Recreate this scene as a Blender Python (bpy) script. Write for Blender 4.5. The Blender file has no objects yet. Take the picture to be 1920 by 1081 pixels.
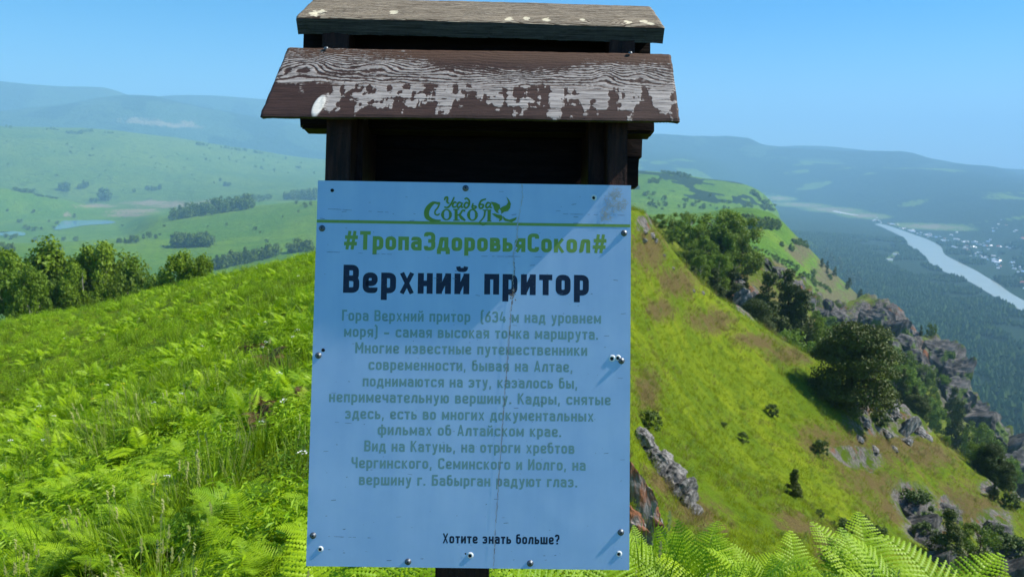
import bpy, bmesh, math, random
import numpy as np
from mathutils import Vector, Matrix, Euler

random.seed(7)
RNG = np.random.default_rng(11)
C = bpy.context.scene.collection
SC = bpy.context.scene

# ------------------------------------------------------------------ camera
FPX, CX, CY = 1370.0, 960.0, 540.5          # photograph's focal length and centre in its own pixels
PITCH = math.atan((CY - 290.0) / FPX)
ROLL = math.radians(1.0)
EYE = np.array([0.0, 0.0, 1.6])
_R0 = np.array([1.0, 0, 0]); FWD = np.array([0, math.cos(PITCH), -math.sin(PITCH)]); _U0 = np.array([0, math.sin(PITCH), math.cos(PITCH)])
RIGHT = math.cos(ROLL) * _R0 + math.sin(ROLL) * _U0
UP = -math.sin(ROLL) * _R0 + math.cos(ROLL) * _U0
cam = bpy.data.cameras.new('camera'); camo = bpy.data.objects.new('camera', cam); C.objects.link(camo)
cam.sensor_width = 36.0; cam.sensor_fit = 'HORIZONTAL'; cam.lens = 36.0 * FPX / 1920.0
cam.clip_start = 0.05; cam.clip_end = 80000.0
cam.dof.use_dof = True; cam.dof.focus_distance = 1.40; cam.dof.aperture_fstop = 11.0
M = Matrix(((RIGHT[0], UP[0], -FWD[0]), (RIGHT[1], UP[1], -FWD[1]), (RIGHT[2], UP[2], -FWD[2]))).to_4x4()
M.translation = Vector(EYE); camo.matrix_world = M
SC.camera = camo

# ------------------------------------------------------------------ sky, sun, exposure
SUN = Vector((0.694, 0.118, 0.709)).normalized()
SUN_EL = math.asin(SUN.z); SUN_AZ = math.atan2(SUN.x, SUN.y)
world = bpy.data.worlds.new('World'); SC.world = world; world.use_nodes = True
wn = world.node_tree; wn.nodes.clear()
sky = wn.nodes.new('ShaderNodeTexSky'); sky.sky_type = 'NISHITA'; sky.sun_disc = False
sky.sun_elevation = SUN_EL; sky.sun_rotation = SUN_AZ; sky.altitude = 600; sky.air_density = 0.85; sky.dust_density = 0.3; sky.ozone_density = 3.0
hs = wn.nodes.new('ShaderNodeHueSaturation'); hs.inputs['Saturation'].default_value = 1.6; wn.links.new(sky.outputs[0], hs.inputs['Color'])
bg = wn.nodes.new('ShaderNodeBackground'); bg.inputs['Strength'].default_value = 0.088
wo = wn.nodes.new('ShaderNodeOutputWorld')
wn.links.new(hs.outputs[0], bg.inputs[0]); wn.links.new(bg.outputs[0], wo.inputs[0])
sl = bpy.data.lights.new('sun', 'SUN'); sl.energy = 5.0; sl.angle = math.radians(0.55); sl.color = (1.0, 0.94, 0.83)
so = bpy.data.objects.new('sun', sl); C.objects.link(so); so.location = (20, 0, 30)
so.rotation_euler = (-SUN).to_track_quat('-Z', 'Y').to_euler()
SC.view_settings.view_transform = 'Standard'; SC.view_settings.look = 'None'
SC.view_settings.exposure = 0.85; SC.view_settings.gamma = 1.0; SC.view_settings.use_curve_mapping = False
SC.render.engine = 'CYCLES'
SC.cycles.max_bounces = 7; SC.cycles.diffuse_bounces = 3; SC.cycles.glossy_bounces = 2; SC.cycles.transmission_bounces = 4
SC.cycles.volume_bounces = 2; SC.cycles.use_denoising = True; SC.cycles.sample_clamp_indirect = 6.0

# ------------------------------------------------------------------ helpers
def ray(u, v):
    d = FWD + RIGHT * ((u - CX) / FPX) + UP * ((CY - v) / FPX)
    return d / np.linalg.norm(d)

def azel(u, v):
    d = ray(u, v)
    return math.atan2(d[0], d[1]), d[2] / math.hypot(d[0], d[1])

def tag(o, label=None, cat=None, group=None, kind=None):
    if label: o['label'] = label
    if cat: o['category'] = cat
    if group: o['group'] = group
    if kind: o['kind'] = kind
    return o

def mesh_np(name, verts, quads=None, tris=None, mats=(), smooth=False, midx=None):
    me = bpy.data.meshes.new(name)
    verts = np.asarray(verts, dtype=np.float32)
    q = np.asarray(quads, dtype=np.int32).reshape(-1, 4) if quads is not None and len(quads) else np.zeros((0, 4), np.int32)
    t = np.asarray(tris, dtype=np.int32).reshape(-1, 3) if tris is not None and len(tris) else np.zeros((0, 3), np.int32)
    me.vertices.add(len(verts)); me.vertices.foreach_set('co', verts.ravel())
    nl = q.size + t.size
    me.loops.add(nl); me.loops.foreach_set('vertex_index', np.concatenate([q.ravel(), t.ravel()]))
    me.polygons.add(len(q) + len(t))
    st = np.concatenate([np.arange(len(q)) * 4, q.size + np.arange(len(t)) * 3]).astype(np.int32)
    me.polygons.foreach_set('loop_start', st)
    me.polygons.foreach_set('use_smooth', np.full(len(st), bool(smooth)))
    for m in mats: me.materials.append(m)
    if midx is not None: me.polygons.foreach_set('material_index', np.asarray(midx, dtype=np.int32))
    me.update(calc_edges=True); me.validate()
    return me

def link(name, me, parent=None, mat=None):
    o = bpy.data.objects.new(name, me); C.objects.link(o)
    if mat is not None and len(me.materials) == 0: me.materials.append(mat)
    if parent is not None: o.parent = parent
    return o

def empty(name, loc=(0, 0, 0), rot=(0, 0, 0)):
    o = bpy.data.objects.new(name, None); C.objects.link(o); o.location = loc; o.rotation_euler = rot
    o.empty_display_size = 0.2
    return o

def attr(me, name, vals):
    a = me.attributes.new(name, 'FLOAT', 'POINT'); a.data.foreach_set('value', np.asarray(vals, dtype=np.float32).ravel())

def _hash(ix, iy, seed):
    h = (ix.astype(np.int64) * 374761393 + iy.astype(np.int64) * 668265263 + seed * 974634777) & 0xFFFFFFFF
    h = ((h ^ (h >> 13)) * 1274126177) & 0xFFFFFFFF
    h = (h ^ (h >> 16)) & 0xFFFFFFFF
    return h / 4294967295.0

def vnoise(x, y, seed=0):
    x = np.asarray(x, float); y = np.asarray(y, float)
    ix = np.floor(x); iy = np.floor(y); fx = x - ix; fy = y - iy
    fx = fx * fx * (3 - 2 * fx); fy = fy * fy * (3 - 2 * fy)
    a = _hash(ix, iy, seed); b = _hash(ix + 1, iy, seed); c = _hash(ix, iy + 1, seed); d = _hash(ix + 1, iy + 1, seed)
    return (a * (1 - fx) + b * fx) * (1 - fy) + (c * (1 - fx) + d * fx) * fy

def fbm(x, y, oct=4, seed=0, ridged=False):
    s = 0; a = 1; t = 0
    for i in range(oct):
        n = vnoise(x * 2 ** i + i * 17.3, y * 2 ** i - i * 9.1, seed + i)
        n = 1 - 2 * np.abs(n - .5) * 1 if ridged else n
        s = s + a * n; t += a; a *= .5
    return s / t

def sstep(a, b, x):
    t = np.clip((x - a) / (b - a), 0, 1); return t * t * (3 - 2 * t)

# ------------------------------------------------------------------ material DSL
class NT:
    def __init__(s, name):
        s.m = bpy.data.materials.new(name); s.m.use_nodes = True; s.t = s.m.node_tree; s.t.nodes.clear()
        s.out = s.t.nodes.new('ShaderNodeOutputMaterial')
    def n(s, typ, **kw):
        nd = s.t.nodes.new(typ)
        for k, v in kw.items():
            if k in ('ins',): continue
            setattr(nd, k, v)
        for k, v in kw.get('ins', {}).items(): s.set(nd.inputs[k], v)
        return nd
    def set(s, sock, v):
        if isinstance(v, bpy.types.NodeSocket): s.t.links.new(v, sock)
        elif isinstance(v, (tuple, list)) and len(v) == 3 and sock.type == 'RGBA': sock.default_value = (*v, 1)
        else: sock.default_value = v
    def noise(s, scale, detail=4, rough=.55, vec=None, dist=0):
        nd = s.n('ShaderNodeTexNoise', ins={'Scale': scale, 'Detail': detail, 'Roughness': rough, 'Distortion': dist})
        if vec is not None: s.set(nd.inputs['Vector'], vec)
        return nd.outputs['Fac']
    def obj(s): return s.n('ShaderNodeTexCoord').outputs['Object']
    def geo(s, k='Position'): return s.n('ShaderNodeNewGeometry').outputs[k]
    def scale(s, vec, sc): return s.n('ShaderNodeMapping', ins={'Vector': vec, 'Scale': sc}).outputs[0]
    def ramp(s, fac, a, b, ca=0.0, cb=1.0):
        nd = s.n('ShaderNodeMapRange', clamp=True, interpolation_type='SMOOTHSTEP', ins={'Value': fac, 'From Min': a, 'From Max': b, 'To Min': ca, 'To Max': cb})
        return nd.outputs['Result']
    def mix(s, f, a, b, bt='MIX'):
        nd = s.n('ShaderNodeMix', data_type='RGBA', blend_type=bt)
        s.set(nd.inputs[0], f); s.set(nd.inputs[6], a); s.set(nd.inputs[7], b)
        return nd.outputs[2]
    def math(s, op, a, b=0.0, c=None):
        nd = s.n('ShaderNodeMath', operation=op); s.set(nd.inputs[0], a); s.set(nd.inputs[1], b)
        if c is not None: s.set(nd.inputs[2], c)
        return nd.outputs[0]
    def at(s, name): return s.n('ShaderNodeAttribute', attribute_name=name).outputs['Fac']
    def bump(s, h, strength=.5, dist=.01):
        return s.n('ShaderNodeBump', ins={'Height': h, 'Strength': strength, 'Distance': dist}).outputs[0]
    def pbr(s, col, rough=.8, spec=.3, metal=0.0, normal=None):
        p = s.n('ShaderNodeBsdfPrincipled', ins={'Base Color': col, 'Roughness': rough, 'Specular IOR Level': spec, 'Metallic': metal})
        if normal is not None: s.set(p.inputs['Normal'], normal)
        return p.outputs[0]
    def done(s, sh): s.t.links.new(sh, s.out.inputs['Surface']); return s.m

def leaf_mat(name, c1, c2, trans=.45, tcol=None, rough=.55, spec=.25, nscale=3.0):
    t = NT(name)
    r = t.n('ShaderNodeObjectInfo').outputs['Random']
    n = t.noise(nscale, 2, vec=t.obj())
    f = t.math('ADD', t.math('MULTIPLY', r, .5), t.math('MULTIPLY', t.ramp(n, .3, .7), .5))
    col = t.mix(f, c1, c2)
    p = t.pbr(col, rough, spec)
    tr = t.n('ShaderNodeBsdfTranslucent', ins={'Color': t.mix(.5, col, tcol or c2)}).outputs[0]
    mx = t.n('ShaderNodeMixShader', ins={0: trans}); t.set(mx.inputs[1], p); t.set(mx.inputs[2], tr)
    return t.done(mx.outputs[0])

def flat_mat(name, col, rough=.7, spec=.3, metal=0.0):
    t = NT(name); return t.done(t.pbr(col, rough, spec, metal))

# ------------------------------------------------------------------ terrain
# each knot curve is a contour that runs across the view; points are (u, v, range) from the photograph or (u, 'z', z, range)
def cz(u, z, r): return (u, 'z', z, r)
CUR = []
def curve(name, pts, amp=0.0, wl=10.0, rows=8): CUR.append(dict(name=name, pts=pts, amp=amp, wl=wl, rows=rows))
CREST = [(-300, 668, 62), (0, 603, 50), (150, 582, 48), (300, 545, 42), (450, 512, 36), (590, 478, 32), (750, 436, 36), (900, 402, 44), (1050, 390, 52)]
L3 = [cz(-300, -5.0, 18), cz(0, -3.8, 18), cz(150, -2.9, 16), cz(300, -2.2, 15), cz(450, -1.6, 13), cz(590, -1.1, 12), cz(750, -1.1, 12), cz(900, -1.4, 12), cz(1050, -2.6, 12)]
def zof(p):
    if p[1] == 'z': return azel(p[0], 400)[0], p[3], p[2]
    a, e = azel(p[0], p[1]); return a, p[2], EYE[2] + e * p[2]
def leftmix(f, bulge=0.0):
    out = []
    for a, b in zip(L3, CREST):
        _, r1, z1 = zof(a); _, r2, z2 = zof(b)
        out.append(cz(a[0], z1 + (z2 - z1) * f + bulge * f * (1 - f), r1 + (r2 - r1) * f))
    return out
curve('c0', [cz(-300, 0, .3), cz(1920, 0, .3)], 0, 1, 1)
curve('c1', [cz(-300, -.35, 2.0), cz(0, -.3, 2.0), cz(590, -.18, 2.0), cz(1190, -.2, 2.0), cz(1920, -.3, 2.0)], .03, .8, 10)
curve('c1b', [cz(-300, -.75, 3.4), cz(0, -.6, 3.4), cz(590, -.3, 3.4), cz(900, -.35, 3.4), cz(1190, -.36, 3.1), cz(1920, -.42, 3.1)], .04, 1, 10)
curve('c2', [cz(-300, -1.5, 6.5), cz(0, -1.25, 6.5), cz(590, -.6, 6.0), cz(900, -.8, 6), cz(1100, -1.4, 6), cz(1190, -2.2, 6), cz(1500, -2.8, 6), cz(1920, -3.2, 6)], .08, 2, 14)
curve('c3', L3 + [(1190, 1085, 11), (1300, 1095, 13), (1500, 1110, 16), (1600, 1130, 18), (1750, 1180, 18), (1920, 1280, 18), (2200, 1400, 18)], .15, 3, 22)
curve('c4', leftmix(.3, .6) + [(1190, 700, 24), (1260, 785, 24), (1380, 885, 25), (1505, 935, 27), (1593, 1017, 28), (1700, 1120, 28), (1920, 1300, 28)], .25, 4, 24)
curve('c4b', leftmix(.42, .6) + [(1190, 665, 29), (1260, 755, 29), (1380, 895, 31), (1505, 958, 34), (1593, 1040, 34), (1700, 1110, 34), (1920, 1290, 34)], .25, 4, 10)
curve('c4c', leftmix(.7, .4) + [(1190, 530, 44), (1300, 680, 50), (1400, 765, 52), (1500, 850, 52), (1600, 900, 56), (1700, 960, 62), (1800, 1015, 66), (1920, 1085, 70), (2200, 1300, 70)], .45, 7, 34)
curve('crest', CREST + [(1190, 395, 58), (1230, 435, 62), (1300, 520, 68), (1400, 603, 74), (1500, 658, 80), (1600, 710, 84), (1700, 788, 86), (1800, 862, 88), (1920, 958, 88), (2200, 1180, 88)], .4, 7, 34)
curve('c6', [cz(-300, -26, 80), cz(0, -22, 80), cz(150, -21, 78), cz(300, -18, 72), cz(450, -16, 66), cz(590, -15, 62), cz(900, -20, 80), (1190, 440, 95), (1300, 565, 100), (1400, 655, 105), (1500, 720, 110), (1600, 800, 115), (1700, 885, 120), (1800, 955, 125), (1920, 1060, 125)], .8, 12, 12)
curve('c7', [cz(-300, -80, 200), cz(0, -74, 200), cz(300, -70, 200), cz(590, -60, 200), (900, 470, 160), (1190, 408, 150), (1300, 440, 160), (1400, 470, 170), (1450, 500, 170), (1500, 560, 165), (1560, 640, 160), (1640, 705, 160), (1720, 790, 165), (1780, 850, 170), (1850, 915, 170), (1920, 975, 170)], 1.2, 18, 26)
curve('c8', [cz(-300, -125, 350), cz(0, -120, 350), cz(590, -105, 350), (900, 540, 250), (1190, 460, 230), (1300, 490, 230), (1400, 530, 235), (1500, 620, 235), (1560, 690, 235), (1640, 740, 235), (1720, 800, 240), (1800, 850, 240), (1920, 960, 240)], 1.5, 25, 14)
curve('c9', [cz(-300, -170, 500), cz(0, -165, 500), cz(590, -150, 500), (900, 560, 400), (1190, 450, 340), (1300, 460, 330), (1400, 478, 330), (1450, 492, 330), (1500, 530, 330), (1560, 574, 330), (1620, 568, 330), (1650, 575, 330), (1700, 610, 330), (1740, 640, 330), (1790, 690, 330), (1830, 750, 330), (1880, 805, 330), (1920, 845, 330), (2100, 1000, 330)], 2.5, 30, 30)
curve('c10', [cz(-300, -205, 720), cz(0, -200, 720), cz(590, -180, 720), (900, 560, 520), (1190, 470, 430), (1300, 480, 430), (1400, 500, 440), (1500, 560, 450), (1560, 610, 460), (1620, 630, 460), (1700, 760, 460), (1800, 880, 440), (1920, 1010, 440)], 2, 30, 14)
curve('c11', [(-200, 500, 1150), (0, 488, 1150), (300, 505, 1200), (590, 472, 1250), (900, 450, 900), (1190, 405, 800), (1300, 402, 800), (1400, 392, 800), (1440, 400, 800), (1500, 450, 800), (1560, 510, 800), (1600, 548, 800), (1640, 592, 800), cz(1690, -318, 830), cz(1760, -330, 830), cz(1920, -330, 760)], 5, 70, 34)
curve('c12', [(-200, 458, 1550), (0, 458, 1550), (300, 452, 1600), (450, 440, 1600), (590, 430, 1550), (900, 440, 1300), (1190, 440, 1200), (1300, 430, 1200), (1400, 428, 1200), (1440, 440, 1200), cz(1520, -280, 1200), cz(1600, -330, 1200), cz(1920, -330, 1150)], 4, 90, 22)
curve('c13', [cz(-200, -243, 2250), cz(0, -243, 2250), cz(60, -243, 2280), cz(150, -243, 2320), cz(215, -242, 2350), (300, 414, 2050), (400, 399, 2050), (500, 387, 2050), (590, 378, 2000), (900, 370, 1900), (1190, 372, 1700), (1300, 385, 1700), (1400, 405, 1700), (1460, 430, 1700), cz(1520, -330, 1700), cz(1920, -330, 1700)], 3, 110, 24)
curve('c14', [cz(-200, -243, 2850), cz(0, -243, 2850), cz(100, -243, 2850), cz(215, -242.8, 2800), (300, 402, 2500), (400, 392, 2600), (590, 388, 2700), (900, 360, 2500), (1190, 320, 2300), (1250, 324, 2300), (1330, 336, 2300), (1380, 342, 2300), (1420, 356, 2300), (1440, 372, 2300), (1460, 400, 2300), cz(1490, -330, 2300), cz(1600, -330, 2300), cz(1920, -330, 2200)], 1, 120, 20)
curve('c15', [(-200, 345, 3150), (0, 352, 3150), (60, 362, 3150), (120, 374, 3150), (200, 390, 3100), (300, 394, 3000), (400, 380, 3000), (590, 376, 3100), (900, 350, 3000), (1190, 345, 2800), (1300, 350, 2800), (1400, 380, 2800), cz(1480, -330, 2800), cz(1920, -330, 2600)], 3, 200, 18)
curve('c15b', [(-200, 362, 3450), (0, 372, 3450), (120, 382, 3450), (200, 382, 3450), (300, 380, 3450), (400, 370, 3400), (590, 362, 3500), (900, 345, 3600), (1190, 348, 3800), (1300, 360, 4000), cz(1400, -330, 4500), cz(1500, -330, 5600), cz(1600, -330, 5000), cz(1700, -330, 4300), cz(1800, -330, 3700), cz(1920, -330, 3100)], 4, 300, 12)
curve('c16', [(-200, 300, 4100), (0, 305, 4100), (200, 320, 4100), (400, 330, 4300), (590, 335, 4500), (900, 345, 4800), (1190, 345, 5000), (1300, 352, 5200), (1400, 358, 6100), (1500, 352, 6500), (1600, 352, 6200), (1700, 362, 5600), (1800, 380, 5000), (1920, 400, 4400)], 18, 500, 16)
curve('c17', [(-200, 236, 5500), (0, 238, 5500), (150, 241, 5500), (300, 253, 5600), (450, 276, 5700), (590, 298, 5900), (750, 310, 6100), (900, 310, 6250), (1190, 295, 6400), (1300, 300, 6500), (1400, 318, 7100), (1500, 308, 7300), (1600, 315, 7000), (1700, 318, 6700), (1800, 330, 6400), (1920, 350, 6100)], 22, 700, 24)
curve('c18', [(-200, 262, 6600), (0, 262, 6600), (300, 276, 6650), (590, 315, 6800), (900, 312, 7000), (1190, 280, 7200), (1400, 298, 7600), (1600, 305, 7500), (1800, 316, 7200), (1920, 338, 6900)], 40, 800, 12)
curve('c19', [(-200, 225, 8250), (0, 206, 8250), (100, 196, 8250), (195, 179, 8250), (240, 175, 8250), (280, 177, 8250), (330, 190, 8250), (450, 216, 8250), (590, 240, 8250), (750, 262, 8400), (900, 262, 8500), (1100, 246, 8500), (1190, 249, 8500), (1300, 256, 8500), (1400, 261, 8500), (1430, 272, 8500), (1500, 279, 8500), (1600, 283, 8500), (1690, 281, 8500), (1760, 296, 8500), (1850, 305, 8500), (1920, 323, 8500), (2100, 340, 8500)], 70, 1300, 26)
curve('c20', [(-200, 260, 9100), (0, 240, 9100), (240, 230, 9100), (590, 270, 9100), (1190, 290, 9200), (1920, 345, 9200)], 60, 1500, 6)
curve('c21', [(-200, 160, 10000), (0, 152, 10000), (100, 160, 10000), (190, 163, 10000), (260, 180, 10000), (330, 178, 10000), (390, 179, 10000), (480, 186, 10000), (600, 197, 10000), (900, 240, 10000), (1190, 265, 10000), (1400, 278, 10000), (1530, 275, 10000), (1600, 280, 10000), (1800, 308, 10000), (1920, 318, 10000), (2100, 322, 10000)], 60, 2200, 14)
curve('c22', [cz(-200, -300, 13000), cz(1920, -300, 13000)], 0, 2000, 4)

def pchip_slopes(x, y):
    h = np.diff(x, axis=-1); d = np.diff(y, axis=-1) / h
    m = np.zeros(np.broadcast_shapes(x.shape, y.shape))
    d0, d1 = d[..., :-1], d[..., 1:]
    w1 = 2 * h[..., 1:] + h[..., :-1]; w2 = h[..., 1:] + 2 * h[..., :-1]
    with np.errstate(divide='ignore', invalid='ignore'):
        mm = (w1 + w2) / (w1 / d0 + w2 / d1)
    mm = np.where(d0 * d1 > 0, mm, 0.0)
    m[..., 1:-1] = mm; m[..., 0] = d[..., 0]; m[..., -1] = d[..., -1]
    return m

def hermite(x0, x1, y0, y1, m0, m1, x):
    h = x1 - x0; t = (x - x0) / h
    return (2 * t**3 - 3 * t**2 + 1) * y0 + (t**3 - 2 * t**2 + t) * h * m0 + (-2 * t**3 + 3 * t**2) * y1 + (t**3 - t**2) * h * m1

def pinterp(xs, ys, q):
    xs = np.array(xs, float); ys = np.array(ys, float); m = pchip_slopes(xs[None], ys[None])[0]
    q = np.clip(q, xs[0], xs[-1]); i = np.clip(np.searchsorted(xs, q) - 1, 0, len(xs) - 2)
    return hermite(xs[i], xs[i + 1], ys[i], ys[i + 1], m[i], m[i + 1], q)

AZ = np.radians(np.concatenate([np.arange(-180, -44, 3.0), np.arange(-44, 46, 0.1), np.arange(46, 180.1, 3.0)]))
K = len(CUR); A = len(AZ)
KR = np.zeros((A, K)); KZ = np.zeros((A, K))
for k, c in enumerate(CUR):
    pts = sorted(zof(p) for p in c['pts'])
    a, r, z = zip(*pts)
    KR[:, k] = np.exp(pinterp(a, np.log(r), AZ)); KZ[:, k] = pinterp(a, z, AZ)
w = sstep(50, 170, np.degrees(np.abs(AZ)))[:, None]     # behind the camera both sides meet in one profile
mr = np.exp(np.log(KR[[0, -1]]).mean(0)); mz = KZ[[0, -1]].mean(0)
KR = np.exp(np.log(KR) * (1 - w) + np.log(mr)[None] * w); KZ = KZ * (1 - w) + mz[None] * w
for k in range(1, K): KR[:, k] = np.maximum(KR[:, k], KR[:, k - 1] * 1.02)
SL = pchip_slopes(KR, KZ)
Rg = [KR[:, :1]]; Zg = [KZ[:, :1]]; Tg = [0.0]
for k in range(1, K):
    n = CUR[k]['rows']
    for j in range(1, n + 1):
        f = j / n
        r = np.exp(np.log(KR[:, k - 1]) * (1 - f) + np.log(KR[:, k]) * f)
        z = hermite(KR[:, k - 1], KR[:, k], KZ[:, k - 1], KZ[:, k], SL[:, k - 1], SL[:, k], r)
        Rg.append(r[:, None]); Zg.append(z[:, None]); Tg.append(k - 1 + f)
Rg = np.concatenate(Rg, 1); Zg = np.concatenate(Zg, 1); Tg = np.array(Tg)
Xg = Rg * np.sin(AZ)[:, None]; Yg = Rg * np.cos(AZ)[:, None]

def hit(u, v, rmin=0.0):
    """the first point of the ground seen at this pixel of the photograph"""
    a, e = azel(u, v); i = int(np.clip(np.searchsorted(AZ, a), 1, A - 1))
    if abs(AZ[i - 1] - a) < abs(AZ[i] - a): i -= 1
    r = Rg[i]; d = Zg[i] - (EYE[2] + e * r)
    ok = np.where((d[1:] >= 0) & (r[1:] > rmin))[0]
    if len(ok) == 0: return None
    j = ok[0]; d0, d1 = d[j], d[j + 1]
    f = 0 if d0 >= 0 else -d0 / (d1 - d0)
    rr = r[j] + (r[j + 1] - r[j]) * f
    return np.array([rr * math.sin(a), rr * math.cos(a), EYE[2] + e * rr])

# amplitude of relief, then the rocky places (world positions found once from the smooth ground)
amp = np.interp(Tg, np.arange(K), [c['amp'] for c in CUR]); wl = np.exp(np.interp(Tg, np.arange(K), np.log([c['wl'] for c in CUR])))
wlq = 2.0 ** np.round(np.log2(wl))
def relief(X, Y, R):
    out = np.zeros_like(X)
    for q in np.unique(wlq):
        cols = np.where(np.abs(np.log2(wl) - np.log2(q)) < 1.0)[0]
        wgt = np.clip(1 - np.abs(np.log2(wl[cols]) - np.log2(q)), 0, 1)
        out[:, cols] += (fbm(X[:, cols] / q, Y[:, cols] / q, 5, 3) - .5) * 2 * wgt[None]
    return out * amp[None]
def blobs(lst):
    m = np.zeros_like(Xg)
    for u, v, pu, pv in lst:
        h = hit(u, v)
        if h is None: continue
        d = np.linalg.norm(h - EYE); R = pu / FPX * d
        rr = math.hypot(h[0], h[1]); a0 = math.atan2(h[0], h[1])
        du = (AZ - a0)[:, None] * rr / R
        e = (Zg - EYE[2]) / Rg - (h[2] - EYE[2]) / rr
        m = np.maximum(m, np.exp(-(du ** 2 + (e * FPX / pv) ** 2)) * (np.abs(np.log(Rg / rr)) < .5))
    return m
DRY = blobs([(1215, 470, 45, 60), (1270, 530, 50, 40), (1330, 600, 60, 30), (1420, 640, 60, 20), (1480, 665, 50, 25), (1240, 580, 40, 30),
             (1580, 830, 90, 50), (1680, 830, 80, 50), (1640, 900, 80, 40), (1740, 850, 60, 40), (1700, 960, 90, 40), (1820, 950, 80, 60), (1300, 960, 70, 60), (1500, 985, 60, 30), (1560, 1040, 40, 30), (1215, 730, 30, 60), (1250, 900, 50, 40),
             (470, 660, 60, 25), (520, 690, 50, 25), (490, 790, 25, 40), (570, 760, 30, 30),
             (1430, 560, 60, 60), (1380, 520, 40, 40), (1530, 610, 60, 30), (1560, 560, 40, 40), (1460, 500, 60, 30), (1600, 560, 50, 30), (1500, 470, 30, 30), (1550, 520, 40, 40)])
ROCK = blobs([(1205, 420, 15, 14), (1400, 575, 28, 40), (1385, 545, 20, 25), (1440, 500, 26, 16), (1470, 520, 30, 18), (1500, 545, 30, 20), (1530, 575, 34, 26), (1560, 590, 30, 26), (1580, 605, 26, 16),
              (1640, 600, 46, 40), (1680, 600, 40, 40), (1620, 620, 24, 34), (1700, 650, 34, 34), (1740, 670, 36, 40), (1760, 700, 34, 40), (1790, 730, 30, 50), (1780, 660, 26, 30), (1820, 770, 26, 36), (1850, 800, 34, 40), (1890, 850, 40, 50), (1910, 900, 30, 50), (1880, 780, 18, 30),
              (1655, 745, 40, 18), (1690, 780, 34, 18), (1720, 800, 30, 18), (1640, 790, 50, 30), (1600, 850, 50, 20),
              (1720, 940, 34, 40), (1740, 990, 40, 40), (1780, 950, 22, 26), (1860, 990, 30, 40), (1890, 1040, 40, 40), (1855, 915, 16, 12), (1800, 1040, 40, 30),
              (1440, 365, 14, 14), (1430, 350, 10, 10)])
ROCK = np.where(Rg < 3500, ROCK, 0)
calm = np.where(Zg < -322, .12, 1.0) * np.where((np.abs(Zg + 242.5) < 2.0) & (Rg > 1900) & (Rg < 2950), .08, 1.0)
Zg = Zg + relief(Xg, Yg, Rg) * calm
# crags stand out of the rocky places
cr = (fbm(Xg / 14, Yg / 14, 5, 21, True) - .62) * 2
Zg = Zg + np.clip(ROCK, 0, 1) * cr * np.clip(Rg * .034, .3, 13)
# the flat floor of the big valley, the pond's bed
def ground_z(x, y):
    a = math.atan2(x, y); r = math.hypot(x, y)
    i = int(np.clip(np.searchsorted(AZ, a), 1, A - 1)); f = (a - AZ[i - 1]) / (AZ[i] - AZ[i - 1])
    return float(np.interp(r, Rg[i - 1], Zg[i - 1]) * (1 - f) + np.interp(r, Rg[i], Zg[i]) * f)
# ------------------------------------------------------------------ terrain meshes
DRYA = DRY; azd = np.degrees(AZ)[:, None]
FIELD = blobs([(330, 384, 70, 7), (250, 396, 50, 6), (400, 378, 30, 5), (240, 403, 45, 4), (125, 402, 8, 5), (290, 380, 60, 5), (180, 386, 40, 4)])
FARF = blobs([(280, 228, 45, 7), (340, 236, 40, 6), (355, 230, 20, 5), (225, 225, 10, 4), (1500, 384, 50, 4), (1560, 393, 50, 5), (1620, 404, 40, 5), (1750, 425, 60, 5), (1667, 488, 6, 5), (1681, 478, 7, 6), (1460, 372, 30, 4)])
WOOD = np.where((Zg < -315) & (azd > 8), 1.0, 0.0)
WOOD = np.maximum(WOOD, np.where((Tg[None] > 19.1) & (azd > 2), sstep(.28, .42, fbm(Xg / 500, Yg / 500, 5, 40)), 0))
WOOD = np.maximum(WOOD, np.where(Tg[None] > 21.6, .8 * sstep(.46, .58, fbm(Xg / 500, Yg / 500, 5, 44)), 0))
s5 = (Tg[None] > 16.2) & (Tg[None] < 17.8) & (azd > 5)
WOOD = np.maximum(WOOD, np.where(s5, sstep(.5, .56, fbm(Xg / 90, Yg / 90, 6, 41)), 0))
WOOD *= 1 - np.clip(FARF * 1.5, 0, 1)

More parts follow.
